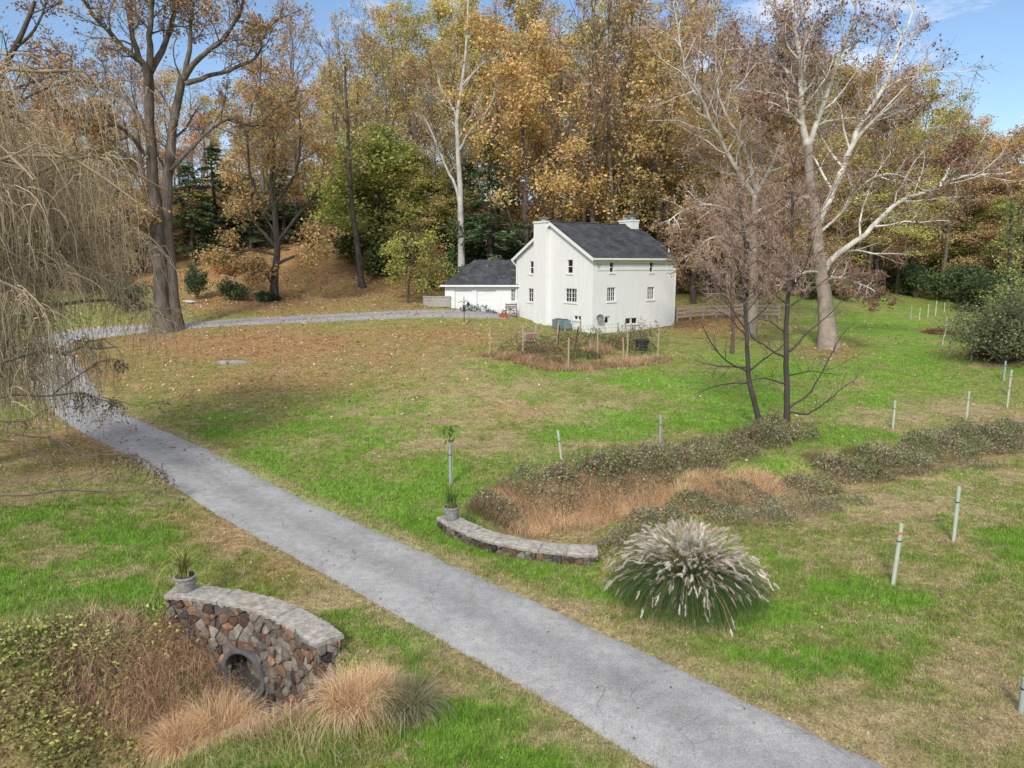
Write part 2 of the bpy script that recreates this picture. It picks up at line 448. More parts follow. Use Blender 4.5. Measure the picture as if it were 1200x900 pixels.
        if loc is not None: o.location = loc
        elif origin is not None: o.location = tuple(origin)
        return o

def tag(o, label=None, cat=None, group=None, kind=None):
    if label: o['label'] = label
    if cat: o['category'] = cat
    if group: o['group'] = group
    if kind: o['kind'] = kind
    return o
def thing(name, label, cat, loc=(0, 0, 0), rz=0, group=None):
    o = bpy.data.objects.new(name, None)
    COL.objects.link(o)
    o.location = tuple(loc); o.rotation_euler = (0, 0, rz)
    o.empty_display_size = 0.3
    return tag(o, label, cat, group)
def copy_tree(o, parent=None):
    c = o.copy(); COL.objects.link(c)
    if parent is not None: c.parent = parent
    for ch in list(o.children):
        copy_tree(ch, c)
    return c

# ------------------------------------------------------------------ materials
def mat(name, col=(.5, .5, .5), rough=.8, col2=None, scale=5., detail=5, bump=0., bscale=None, vcol=False, vary=0., spec=.3, transl=0., metal=0., dist=.02, stretch=None, obj_co=True, hue=0.):
    m = bpy.data.materials.new(name); m.use_nodes = True
    N = m.node_tree.nodes; L = m.node_tree.links
    b = N['Principled BSDF']; out = N['Material Output']
    b.inputs['Roughness'].default_value = rough; b.inputs['Specular IOR Level'].default_value = spec; b.inputs['Metallic'].default_value = metal
    tc = N.new('ShaderNodeTexCoord'); co = tc.outputs['Object']
    if stretch:
        mp = N.new('ShaderNodeMapping'); mp.inputs['Scale'].default_value = stretch
        L.new(co, mp.inputs['Vector']); co = mp.outputs['Vector']
    no = N.new('ShaderNodeTexNoise'); no.inputs['Scale'].default_value = scale; no.inputs['Detail'].default_value = detail; no.inputs['Roughness'].default_value = .62
    L.new(co, no.inputs['Vector'])
    c_out = None
    if vcol:
        at = N.new('ShaderNodeAttribute'); at.attribute_name = 'Col'; c_out = at.outputs['Color']
        if vary:
            mr = N.new('ShaderNodeMapRange'); mr.inputs['To Min'].default_value = 1 - vary; mr.inputs['To Max'].default_value = 1 + vary
            mr.inputs['From Min'].default_value = .3; mr.inputs['From Max'].default_value = .7
            L.new(no.outputs['Fac'], mr.inputs['Value'])
            mu = N.new('ShaderNodeMix'); mu.data_type = 'RGBA'; mu.blend_type = 'MULTIPLY'; mu.inputs['Factor'].default_value = 1
            L.new(c_out, mu.inputs['A']); L.new(mr.outputs['Result'], mu.inputs['B']); c_out = mu.outputs['Result']
    elif col2 is not None:
        rp = N.new('ShaderNodeMapRange'); rp.inputs['From Min'].default_value = .35; rp.inputs['From Max'].default_value = .65
        L.new(no.outputs['Fac'], rp.inputs['Value'])
        mx = N.new('ShaderNodeMix'); mx.data_type = 'RGBA'; mx.inputs['A'].default_value = (*col, 1); mx.inputs['B'].default_value = (*col2, 1)
        L.new(rp.outputs['Result'], mx.inputs['Factor']); c_out = mx.outputs['Result']
    else:
        b.inputs['Base Color'].default_value = (*col, 1)
    if hue and c_out is not None:
        oi = N.new('ShaderNodeObjectInfo')
        hs = N.new('ShaderNodeHueSaturation')
        m1 = N.new('ShaderNodeMapRange'); m1.inputs['To Min'].default_value = .5 - hue; m1.inputs['To Max'].default_value = .5 + hue
        L.new(oi.outputs['Random'], m1.inputs['Value']); L.new(m1.outputs['Result'], hs.inputs['Hue'])
        m2 = N.new('ShaderNodeMath'); m2.operation = 'MULTIPLY'; m2.inputs[1].default_value = 7.31
        m3 = N.new('ShaderNodeMath'); m3.operation = 'FRACT'
        m4 = N.new('ShaderNodeMapRange'); m4.inputs['To Min'].default_value = .85; m4.inputs['To Max'].default_value = 1.3
        L.new(oi.outputs['Random'], m2.inputs[0]); L.new(m2.outputs[0], m3.inputs[0]); L.new(m3.outputs[0], m4.inputs['Value']); L.new(m4.outputs['Result'], hs.inputs['Value'])
        L.new(c_out, hs.inputs['Color']); c_out = hs.outputs['Color']
    if c_out is not None: L.new(c_out, b.inputs['Base Color'])
    if bump:
        bn = N.new('ShaderNodeTexNoise'); bn.inputs['Scale'].default_value = bscale or scale * 2; bn.inputs['Detail'].default_value = 6; bn.inputs['Roughness'].default_value = .65
        L.new(co, bn.inputs['Vector'])
        bp = N.new('ShaderNodeBump'); bp.inputs['Strength'].default_value = bump; bp.inputs['Distance'].default_value = dist
        L.new(bn.outputs['Fac'], bp.inputs['Height']); L.new(bp.outputs['Normal'], b.inputs['Normal'])
    if transl:
        tr = N.new('ShaderNodeBsdfTranslucent'); ms = N.new('ShaderNodeMixShader'); ms.inputs[0].default_value = transl
        if c_out is not None: L.new(c_out, tr.inputs['Color'])
        else: tr.inputs['Color'].default_value = (*col, 1)
        L.new(b.outputs[0], ms.inputs[1]); L.new(tr.outputs[0], ms.inputs[2]); L.new(ms.outputs[0], out.inputs['Surface'])
    return m

M = dict(
    leaf=mat('leaf', vcol=True, rough=.65, transl=.3, spec=.2, vary=.25, scale=.35, detail=3),
    forest_leaf=mat('forest_leaf', vcol=True, rough=.7, transl=.3, spec=.15, vary=.3, scale=.3, detail=4, hue=.025),
    blade=mat('grass_blade', vcol=True, rough=.7, transl=.25, spec=.15),
    bark=mat('bark', (.085, .068, .055), col2=(.20, .165, .135), rough=.95, scale=2.2, bump=.9, bscale=5, dist=.12, stretch=(1.6, 1.6, .35), spec=.1),
    dark_bark=mat('dark_bark', (.05, .042, .036), col2=(.13, .11, .09), rough=.95, scale=3, bump=.8, bscale=7, dist=.06, stretch=(1.6, 1.6, .4), spec=.1),
    white_bark=mat('white_bark', vcol=True, rough=.85, vary=.35, scale=1.6, detail=7, bump=.4, bscale=4, dist=.05, spec=.15),
    twig=mat('twig', vcol=True, rough=.9, spec=.1, vary=.25, scale=.5),
    white=mat('white_brick', (.735, .735, .725), col2=(.68, .68, .665), rough=.75, scale=1.6, detail=8, bump=.0, stretch=(1.5, 1.5, .35)),
    trim=mat('white_trim', (.74, .74, .73), rough=.55, col2=(.68, .68, .66), scale=3),
    glass=mat('window_glass', (.012, .014, .018), rough=.06, spec=.5),
    slate=mat('roof_shingle', (.028, .031, .038), col2=(.075, .08, .09), rough=.75, scale=1.1, detail=9),
    cap=mat('cap_stone', (.46, .425, .38), col2=(.24, .22, .19), rough=.95, scale=7, detail=10, bump=1.0, bscale=11, dist=.06),
    stone=mat('field_stone', vcol=True, rough=.85, vary=.45, scale=9, detail=8, bump=.8, bscale=16, dist=.03, spec=.25),
    mortar=mat('mortar', (.10, .085, .07), col2=(.2, .17, .14), rough=.95, scale=8, bump=.6, bscale=30),
    shaded_concrete=mat('shaded_concrete', (.035, .035, .034), col2=(.06, .058, .055), rough=.8, scale=6),  # concrete darkened to paint the shade inside the pipe
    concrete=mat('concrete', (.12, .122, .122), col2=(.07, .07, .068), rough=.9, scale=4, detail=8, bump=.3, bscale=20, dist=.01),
    pot=mat('pot_glaze', (.17, .165, .16), col2=(.33, .32, .30), rough=.7, scale=9, detail=8, bump=.3),
    soil=mat('soil', (.05, .035, .025), col2=(.1, .07, .05), rough=1, scale=20, bump=.6),
    tube_=mat('shelter_plastic', (.60, .66, .55), col2=(.48, .55, .43), rough=.5, scale=4, transl=.25, stretch=(1, 1, .5)),
    tube_grey=mat('grey_shelter_plastic', (.42, .46, .44), col2=(.34, .38, .36), rough=.5, scale=4, transl=.2),
    wood=mat('weathered_wood', (.50, .45, .39), col2=(.34, .29, .24), rough=.9, scale=6, stretch=(4, 4, .6), bump=.4),
    stake=mat('wooden_stake', (.42, .33, .22), col2=(.3, .23, .15), rough=.9, scale=8),
    dark=mat('dark_metal', (.02, .02, .022), rough=.5, col2=(.035, .035, .035), scale=8),
    grey=mat('grey_metal', (.27, .30, .30), rough=.5, col2=(.2, .22, .22), scale=6),
    acm=mat('air_conditioner_paint', (.20, .27, .29), rough=.5, col2=(.14, .19, .21), scale=6),
    red=mat('faded_red_paint', (.45, .10, .07), rough=.7, col2=(.32, .07, .05), scale=6),
    rock=mat('rock', (.34, .32, .29), col2=(.18, .17, .15), rough=.95, scale=5, bump=.8),
    wire=mat('wire', (.12, .12, .115), rough=.6),
)

def brick_bump(m, strength=.35, dist=.008):
    N = m.node_tree.nodes; L = m.node_tree.links; b = N['Principled BSDF']
    tc = N.new('ShaderNodeTexCoord'); sep = N.new('ShaderNodeSeparateXYZ'); add = N.new('ShaderNodeMath'); cmb = N.new('ShaderNodeCombineXYZ')
    L.new(tc.outputs['Object'], sep.inputs[0]); L.new(sep.outputs[0], add.inputs[0]); L.new(sep.outputs[1], add.inputs[1])
    L.new(add.outputs[0], cmb.inputs[0]); L.new(sep.outputs[2], cmb.inputs[1])
    br = N.new('ShaderNodeTexBrick'); br.inputs['Scale'].default_value = 1.0; br.inputs['Brick Width'].default_value = .42; br.inputs['Row Height'].default_value = .16; br.inputs['Mortar Size'].default_value = .012; br.inputs['Mortar Smooth'].default_value = .6
    L.new(cmb.outputs[0], br.inputs['Vector'])
    ns = N.new('ShaderNodeTexNoise'); ns.inputs['Scale'].default_value = 6; ns.inputs['Detail'].default_value = 6
    L.new(tc.outputs['Object'], ns.inputs['Vector'])
    ad = N.new('ShaderNodeMath'); ad.operation = 'MULTIPLY_ADD'; ad.inputs[1].default_value = -1.0
    L.new(br.outputs['Fac'], ad.inputs[0]); L.new(ns.outputs['Fac'], ad.inputs[2])
    bp = N.new('ShaderNodeBump'); bp.inputs['Strength'].default_value = strength; bp.inputs['Distance'].default_value = dist
    L.new(ad.outputs[0], bp.inputs['Height']); L.new(bp.outputs['Normal'], b.inputs['Normal'])
brick_bump(M['white'])

def shingle_rows(m):
    N = m.node_tree.nodes; L = m.node_tree.links; b = N['Principled BSDF']
    tc = N.new('ShaderNodeTexCoord'); br = N.new('ShaderNodeTexBrick')
    sep = N.new('ShaderNodeSeparateXYZ'); cmb = N.new('ShaderNodeCombineXYZ'); mm = N.new('ShaderNodeMath'); mm.operation = 'MULTIPLY'; mm.inputs[1].default_value = 2.0
    L.new(tc.outputs['Object'], sep.inputs[0]); L.new(sep.outputs[0], cmb.inputs[0]); L.new(sep.outputs[2], mm.inputs[0]); L.new(mm.outputs[0], cmb.inputs[1])
    br.inputs['Scale'].default_value = 1; br.inputs['Brick Width'].default_value = .3; br.inputs['Row Height'].default_value = .16; br.inputs['Mortar Size'].default_value = .01
    br.inputs['Color1'].default_value = (.75, .75, .75, 1); br.inputs['Color2'].default_value = (1.25, 1.25, 1.25, 1); br.inputs['Mortar'].default_value = (.6, .6, .6, 1)
    L.new(cmb.outputs[0], br.inputs['Vector'])
    src = b.inputs['Base Color'].links[0].from_socket
    mu = N.new('ShaderNodeMix'); mu.data_type = 'RGBA'; mu.blend_type = 'MULTIPLY'; mu.inputs['Factor'].default_value = 1
    L.new(src, mu.inputs['A']); L.new(br.outputs['Color'], mu.inputs['B']); L.new(mu.outputs['Result'], b.inputs['Base Color'])
shingle_rows(M['slate'])

# the lawn: the patch colours ride on the sheet's vertices, finer mottling comes from noise in the shader
def ground_material():
    m = bpy.data.materials.new('meadow'); m.use_nodes = True
    N = m.node_tree.nodes; L = m.node_tree.links; b = N['Principled BSDF']
    b.inputs['Roughness'].default_value = .95; b.inputs['Specular IOR Level'].default_value = .1
    at = N.new('ShaderNodeAttribute'); at.attribute_name = 'Col'
    tc = N.new('ShaderNodeTexCoord')
    def noise(s, d=6):
        n = N.new('ShaderNodeTexNoise'); n.inputs['Scale'].default_value = s; n.inputs['Detail'].default_value = d; n.inputs['Roughness'].default_value = .7
        L.new(tc.outputs['Object'], n.inputs['Vector']); return n
    c = at.outputs['Color']
    for s, lo, hi in ((1.2, .74, 1.26), (5, .55, 1.5), (19, .5, 1.55)):
        n = noise(s)
        r = N.new('ShaderNodeMapRange'); r.inputs['From Min'].default_value = .32; r.inputs['From Max'].default_value = .68; r.inputs['To Min'].default_value = lo; r.inputs['To Max'].default_value = hi
        L.new(n.outputs['Fac'], r.inputs['Value'])
        mu = N.new('ShaderNodeMix'); mu.data_type = 'RGBA'; mu.blend_type = 'MULTIPLY'; mu.inputs['Factor'].default_value = 1
        L.new(c, mu.inputs['A']); L.new(r.outputs['Result'], mu.inputs['B']); c = mu.outputs['Result']
    # dead thatch showing between the blades
    n = noise(11, 8)
    r = N.new('ShaderNodeMapRange'); r.inputs['From Min'].default_value = .52; r.inputs['From Max'].default_value = .68; r.inputs['To Max'].default_value = .55
    L.new(n.outputs['Fac'], r.inputs['Value'])
    mx = N.new('ShaderNodeMix'); mx.data_type = 'RGBA'; mx.inputs['B'].default_value = (.21, .15, .075, 1)
    L.new(c, mx.inputs['A']); L.new(r.outputs['Result'], mx.inputs['Factor'])
    L.new(mx.outputs['Result'], b.inputs['Base Color'])
    bn = noise(22, 8); bp = N.new('ShaderNodeBump'); bp.inputs['Strength'].default_value = .9; bp.inputs['Distance'].default_value = .06
    L.new(bn.outputs['Fac'], bp.inputs['Height']); L.new(bp.outputs['Normal'], b.inputs['Normal'])
    return m
M['meadow'] = ground_material()

def asphalt_material():
    m = bpy.data.materials.new('worn_asphalt'); m.use_nodes = True
    N = m.node_tree.nodes; L = m.node_tree.links; b = N['Principled BSDF']
    b.inputs['Roughness'].default_value = .85; b.inputs['Specular IOR Level'].default_value = .25
    tc = N.new('ShaderNodeTexCoord'); at = N.new('ShaderNodeAttribute'); at.attribute_name = 'Col'
    def tex(t, s, **k):
        n = N.new(t); n.inputs['Scale'].default_value = s
        for a, v in k.items(): n.inputs[a].default_value = v
        L.new(tc.outputs['Object'], n.inputs['Vector']); return n
    v = tex('ShaderNodeTexVoronoi', 58.0)                                  # pale stones in the surface
    r = N.new('ShaderNodeValToRGB'); e = r.color_ramp.elements
    e[0].color = (.225, .224, .226, 1); e[0].position = .1; e[1].color = (.36, .357, .356, 1); e[1].position = .85
    e.new(.5).color = (.285, .282, .28, 1)
    L.new(v.outputs['Color'], r.inputs['Fac'])
    n1 = tex('ShaderNodeTexNoise', .55, Detail=6); n2 = tex('ShaderNodeTexNoise', 4, Detail=8)
    c = r.outputs['Color']
    for n, lo, hi in ((n1, .9, 1.1), (n2, .9, 1.1)):
        q = N.new('ShaderNodeMapRange'); q.inputs['From Min'].default_value = .35; q.inputs['From Max'].default_value = .65; q.inputs['To Min'].default_value = lo; q.inputs['To Max'].default_value = hi
        L.new(n.outputs['Fac'], q.inputs['Value'])
        mu = N.new('ShaderNodeMix'); mu.data_type = 'RGBA'; mu.blend_type = 'MULTIPLY'; mu.inputs['Factor'].default_value = 1
        L.new(c, mu.inputs['A']); L.new(q.outputs['Result'], mu.inputs['B']); c = mu.outputs['Result']
    mu = N.new('ShaderNodeMix'); mu.data_type = 'RGBA'; mu.blend_type = 'MULTIPLY'; mu.inputs['Factor'].default_value = 1
    L.new(c, mu.inputs['A']); L.new(at.outputs['Color'], mu.inputs['B']); c = mu.outputs['Result']
    # fine cracks
    wn = tex('ShaderNodeTexNoise', 1.6, Detail=4)
    mp = N.new('ShaderNodeMix'); mp.data_type = 'VECTOR'; mp.inputs['Factor'].default_value = .25
    L.new(tc.outputs['Object'], mp.inputs['A']); L.new(wn.outputs['Color'], mp.inputs['B'])
    cr = N.new('ShaderNodeTexVoronoi'); cr.feature = 'DISTANCE_TO_EDGE'; cr.inputs['Scale'].default_value = .9
    L.new(mp.outputs['Result'], cr.inputs['Vector'])
    cq = N.new('ShaderNodeMapRange'); cq.inputs['From Max'].default_value = .008; cq.inputs['To Min'].default_value = .62
    L.new(cr.outputs['Distance'], cq.inputs['Value'])
    gate = N.new('ShaderNodeMapRange'); gate.inputs['From Min'].default_value = .5; gate.inputs['From Max'].default_value = .56
    gn = tex('ShaderNodeTexNoise', .8, Detail=3); L.new(gn.outputs['Fac'], gate.inputs['Value'])
    one = N.new('ShaderNodeMix'); one.data_type = 'FLOAT'; one.inputs['A'].default_value = 1
    L.new(gate.outputs['Result'], one.inputs['Factor']); L.new(cq.outputs['Result'], one.inputs['B'])
    mu = N.new('ShaderNodeMix'); mu.data_type = 'RGBA'; mu.blend_type = 'MULTIPLY'; mu.inputs['Factor'].default_value = 1
    L.new(c, mu.inputs['A']); L.new(one.outputs['Result'], mu.inputs['B'])
    L.new(mu.outputs['Result'], b.inputs['Base Color'])
    bp = N.new('ShaderNodeBump'); bp.inputs['Strength'].default_value = .5; bp.inputs['Distance'].default_value = .01
    L.new(v.outputs['Distance'], bp.inputs['Height']); L.new(bp.outputs['Normal'], b.inputs['Normal'])
    return m
M['asphalt'] = asphalt_material()

def arc_pos(w, px, py):
    q = PD(px, py, 1); r = ray(px, py)
    t = np.linspace(5, 30, 2500); p = np.array([0, 0, HC]) + t[:, None] * r
    rr = np.hypot(p[:, 0] - w['c'][0], p[:, 1] - w['c'][1]); ins = rr < w['R'] - .2
    # last point, seen from the camera, that is inside the ring before it meets the inner face
    k = len(t) - 1 - int(np.argmax(ins[::-1])); h = p[k]
    ang = math.atan2(h[1] - w['c'][1], h[0] - w['c'][0]); d = ang - w['a0']
    while d > math.pi: d -= 2 * math.pi
    while d < -math.pi: d += 2 * math.pi
    return abs(d) * w['R'], h[2]
pu, pz = arc_pos(W1, 291, 788)
_pa = W1['a0'] + (1 if W1['a1'] > W1['a0'] else -1) * pu / W1['R']
PIPE_DIR = np.array([math.cos(_pa), math.sin(_pa)]); PIPE_AT = W1['c'] + PIPE_DIR * (W1['R'] - .23)
# ------------------------------------------------------------------ the ground sheet and the lane
def axis(parts):
    out = []
    for a, b, st in parts:
        out += list(np.arange(a, b, st))
    return np.array(out + [parts[-1][1]])
gx = axis([(-900, -120, 60), (-120, -50, 3), (-50, -22, .8), (-22, 22, .17), (22, 50, .8), (50, 120, 3), (120, 900, 60)])
gy = axis([(-700, -40, 60), (-40, 4, 2), (4, 32, .17), (32, 75, .42), (75, 130, 1.2), (130, 200, 5), (200, 900, 50)])
X, Y = np.meshgrid(gx, gy)
Zg = ground(X, Y)
mb = MB()
nx_, ny_ = len(gx), len(gy)
i, j = np.meshgrid(np.arange(ny_ - 1), np.arange(nx_ - 1), indexing='ij')
f = np.stack([i * nx_ + j, i * nx_ + j + 1, (i + 1) * nx_ + j + 1, (i + 1) * nx_ + j], -1).reshape(-1, 4)
# the culvert pipe passes through the steep step of ground inside the near headwall
qz = Zg.ravel()[f]; qx = X.ravel()[f].mean(1); qy = Y.ravel()[f].mean(1)
ax_ = PIPE_DIR; dxy = np.stack([qx - PIPE_AT[0], qy - PIPE_AT[1]], 1)
al = dxy @ ax_; ac_ = np.abs(dxy @ np.array([-ax_[1], ax_[0]]))
f = f[~((ac_ < .62) & (al > -.02) & (al < .5) & (np.ptp(qz, axis=1) > .25))]
mb.add(np.stack([X, Y, Zg], -1).reshape(-1, 3), f, lawn_color(X, Y, Zg).reshape(-1, 3))
tag(mb.build('ground', M['meadow'], smooth=True), kind='structure')

rng = np.random.default_rng(4)
mb = MB()
tan = np.gradient(LANE, axis=0); tan /= np.linalg.norm(tan, axis=1, keepdims=True)
nor = np.stack([-tan[:, 1], tan[:, 0]], 1)
fine_s = np.arange(0, _seg[-1], .14)
cen = np.stack([np.interp(fine_s, _seg, LANE[:, k]) for k in (0, 1)], 1)
nrm = np.stack([np.interp(fine_s, _seg, nor[:, k]) for k in (0, 1)], 1); nrm /= np.linalg.norm(nrm, axis=1, keepdims=True)
hw = np.interp(fine_s, _seg, LANE_W)
us = np.linspace(-1, 1, 15)
rag_l = (fbm(fine_s, fine_s * 0, 1.4, 4, 21) - .5) * .22; rag_r = (fbm(fine_s, fine_s * 0 + 9, 1.4, 4, 22) - .5) * .22
wl = hw[:, None] * us + np.where(us < 0, -us, 0) * rag_l[:, None] + np.where(us > 0, us, 0) * rag_r[:, None]
xy = cen[:, None, :] + nrm[:, None, :] * wl[:, :, None]
zz = land(xy[..., 0], xy[..., 1]) + 0.03 * (1 - us ** 2) - 0.05 * (np.abs(us) > .99)
tr = 1 + .10 * np.exp(-((np.abs(us) - .55) / .2) ** 2) - .10 * np.exp(-(us / .25) ** 2) - .12 * (np.abs(us) > .9)
tr = np.broadcast_to(tr, zz.shape) * (1 + (fbm(xy[..., 0], xy[..., 1], .9, 3, 31) - .5) * .18)
n_, k_ = zz.shape
i, j = np.meshgrid(np.arange(n_ - 1), np.arange(k_ - 1), indexing='ij')
f = np.stack([i * k_ + j, i * k_ + j + 1, (i + 1) * k_ + j + 1, (i + 1) * k_ + j], -1).reshape(-1, 4)
mb.add(np.concatenate([xy, zz[..., None]], -1).reshape(-1, 3), f, np.repeat(tr.reshape(-1, 1), 3, 1))
tag(mb.build('road', M['asphalt'], smooth=True), kind='structure')
# ------------------------------------------------------------------ the white house
def wall_holes(mb, u0, u1, z0, z1, holes, pos, depth, inward, top=None, col=(1, 1, 1)):
    """a wall in (u, z) with rectangular openings and their reveals; pos(u, z, d) gives the point, d = depth into the wall.
    top: optional function z_top(u) for a gable"""
    us = sorted({u0, u1, *[h[0] for h in holes], *[h[1] for h in holes]} | ({(u0 + u1) / 2} if top else set()))
    zs = sorted({z0, z1, *[h[2] for h in holes], *[h[3] for h in holes]})
    for a, b in zip(us[:-1], us[1:]):
        for c, d in zip(zs[:-1], zs[1:]):
            um, zm = (a + b) / 2, (c + d) / 2
            if any(h[0] < um < h[1] and h[2] < zm < h[3] for h in holes): continue
            mb.quad(pos(a, c, 0), pos(b, c, 0), pos(b, d, 0), pos(a, d, 0), col)
        if top:
            mb.quad(pos(a, z1, 0), pos(b, z1, 0), pos(b, max(top(b), z1), 0), pos(a, max(top(a), z1), 0), col)
    for a, b, c, d in holes:
        mb.quad(pos(a, c, 0), pos(a, c, depth), pos(b, c, depth), pos(b, c, 0), col)
        mb.quad(pos(a, d, 0), pos(b, d, 0), pos(b, d, depth), pos(a, d, depth), col)
        mb.quad(pos(a, c, 0), pos(a, d, 0), pos(a, d, depth), pos(a, c, depth), col)
        mb.quad(pos(b, c, 0), pos(b, c, depth), pos(b, d, depth), pos(b, d, 0), col)

def bar(mb, pos, u0, u1, z0, z1, d0, d1, col=(1, 1, 1)):
    """a box on a wall between depths d0 (outer) and d1"""
    p = [pos(u, z, d) for d in (d0, d1) for (u, z) in ((u0, z0), (u1, z0), (u1, z1), (u0, z1))]
    mb.add(p, np.array([(0, 1, 2, 3), (7, 6, 5, 4), (0, 4, 5, 1), (1, 5, 6, 2), (2, 6, 7, 3), (3, 7, 4, 0)]), col)

def window(parent, pos, h, kind, depth=.12):
    u0, u1, z0, z1 = h
    fr = MB(); t = .042
    for a, b, c, d in ((u0, u0 + t, z0, z1), (u1 - t, u1, z0, z1), (u0 + t, u1 - t, z0, z0 + t), (u0 + t, u1 - t, z1 - t, z1)):
        bar(fr, pos, a, b, c, d, depth - .06, depth + .02)
    um, zm = (u0 + u1) / 2, (z0 + z1) / 2
    w = fr.build('window', M['trim'], parent)
    mu = MB(); s = .014
    if kind == 'sash':
        bar(mu, pos, u0 + t, u1 - t, zm - .03, zm + .03, depth - .05, depth + .03)
    elif kind == 'grid':
        bar(mu, pos, um - .025, um + .025, z0 + t, z1 - t, depth - .05, depth + .03)
        for k in (1, 2):
            zz_ = z0 + (z1 - z0) * k / 3
            for a, b in ((u0 + t, um - .027), (um + .027, u1 - t)):
                bar(mu, pos, a, b, zz_ - s, zz_ + s, depth - .035, depth + .03)
        for uu in ((u0 + um) / 2, (u1 + um) / 2):
            bar(mu, pos, uu - s * .8, uu + s * .8, z0 + t, z1 - t, depth - .03, depth + .032)
    else:
        bar(mu, pos, um - .07, um + .07, z0 + t, z1 - t, depth - .05, depth + .03)
    mu.build('glazing_bars', M['trim'], w)
    g = MB(); bar(g, pos, u0 + .01, u1 - .01, z0 + .01, z1 - .01, depth + .035, depth + .06)
    g.build('pane', M['glass'], w)
    sl = MB(); bar(sl, pos, u0 - .12, u1 + .12, z0 - .13, z0 - .004, -.07, .05)
    sl.build('sill', M['trim'], w)
    return w

AZ = math.atan2(.835, .55)                     # the long front runs off to the right and away
FV = np.array([math.sin(AZ), math.cos(AZ)]); GV = np.array([-FV[1], FV[0]])
H0 = PD(693.5, 400, 60)[:2]
HL, HW, ZB = 9.75, 11.5, 0.6                   # long front, gable width, height of the buried foot
def on_gable(px, py):
    r = ray(px, py); A = np.array([[r[0], -GV[0]], [r[1], -GV[1]]]); t, s = np.linalg.solve(A, H0)
    return s, HC + r[2] * t - ZB
def on_front(px, py):
    r = ray(px, py); A = np.array([[r[0], -FV[0]], [r[1], -FV[1]]]); t, s = np.linalg.solve(A, H0)
    return s, HC + r[2] * t - ZB
ZE = on_gable(694, 302.5)[1]                   # eaves
RISE = 3.0
house = thing('house', 'white painted brick house with slate grey gable roof and two chimneys', 'house', (H0[0], H0[1], ZB), math.pi / 2 - AZ)
gp = lambda u, z, d: (d, u, z)                 # gable wall (faces local -x)
fp = lambda u, z, d: (u, d, z)                 # front (faces local -y)
def zoom_rect(fn, x0, x1, y0, y1):
    cv = lambda x, y: fn(500 + x / 3.75, 240 + y / 3.75)
    a = cv(x0, y1); b = cv(x1, y0); c = cv((x0 + x1) / 2, y1); d = cv((x0 + x1) / 2, y0)
    return (min(a[0], b[0]), max(a[0], b[0]), c[1], d[1])
g_win = [(zoom_rect(on_gable, 453, 478, 248, 303), 'sash'), (zoom_rect(on_gable, 617, 642, 241, 301), 'sash'), (zoom_rect(on_gable, 446, 488, 368, 427), 'grid'),
         (zoom_rect(on_gable, 609, 659, 368, 428), 'grid'), (zoom_rect(on_gable, 646, 678, 488, 506), 'pair')]
f_win = [(zoom_rect(on_front, 805, 824, 252, 297), 'sash'), (zoom_rect(on_front, 980, 997, 252, 296), 'sash'), (zoom_rect(on_front, 793, 830, 363, 424), 'grid'),
         (zoom_rect(on_front, 969, 1001, 361, 416), 'grid'), (zoom_rect(on_front, 873, 927, 497, 523), 'pair')]
f_door = zoom_rect(on_front, 780, 804, 490, 562)
wl_ = MB()
ridge = ZE + RISE
wall_holes(wl_, 0, HW, 0, ZE, [w[0] for w in g_win], gp, .2, 1, top=lambda u: ZE + RISE * (1 - abs(u - HW / 2) / (HW / 2)))
wall_holes(wl_, 0, HL, 0, ZE, [w[0] for w in f_win] + [f_door], fp, .2, 1)
wall_holes(wl_, 0, HW, 0, ZE, [], lambda u, z, d: (HL - d, u, z), .2, 1, top=lambda u: ZE + RISE * (1 - abs(u - HW / 2) / (HW / 2)))
wall_holes(wl_, 0, HL, 0, ZE, [], lambda u, z, d: (u, HW - d, z), .2, 1)
wl_.build('wall', M['white'], house)
for w, k in g_win: window(house, gp, w, k)
for w, k in f_win: window(house, fp, w, k)
dm = MB(); bar(dm, fp, f_door[0] + .04, f_door[1] - .04, f_door[2], f_door[3] - .04, .1, .14)
door = dm.build('door', M['trim'], house)
hb = MB(); zz1 = f_door[3] - .12
bar(hb, fp, f_door[0] + .14, f_door[1] - .14, zz1 - .42, zz1, .088, .098); hb.build('pane', M['glass'], door)
hb = MB(); bar(hb, fp, f_door[0] + .1, f_door[0] + .15, f_door[2] + .95, f_door[2] + 1.1, .05, .098); hb.build('handle', M['dark'], door)
# roof with overhang, thickness and pale fascia boards
rf = MB(); tb = MB(); OV, OE, TH = .28, .32, .16
sl_ = RISE / (HW / 2)
for sgn in (0, 1):
    ye = -OE if sgn == 0 else HW + OE
    zl = ZE - OE * sl_ + .06; zr = ridge + .06
    x0, x1, ym = -OV, HL + OV, HW / 2
    a, b, c, d = (x0, ye, zl), (x1, ye, zl), (x1, ym, zr), (x0, ym, zr)
    up = lambda p: (p[0], p[1], p[2] + TH)
    rf.quad(up(a), up(b), up(c), up(d)); tb.quad(d, c, b, a)
    rf.quad(a, b, up(b), up(a)); rf.quad(d, a, up(a), up(d)); rf.quad(b, c, up(c), up(b))
roof = rf.build('roof', M['slate'], house)
tb.build('soffit', M['trim'], house)
for ye, s in ((-OE, -1), (HW + OE, 1)):        # gutters along the eaves
    fb = MB(); fb.box((HL / 2, ye + s * .065, ZE - OE * sl_ + .10), (HL + 2 * OV + .1, .12, .15)); fb.build('gutter', M['trim'], house)
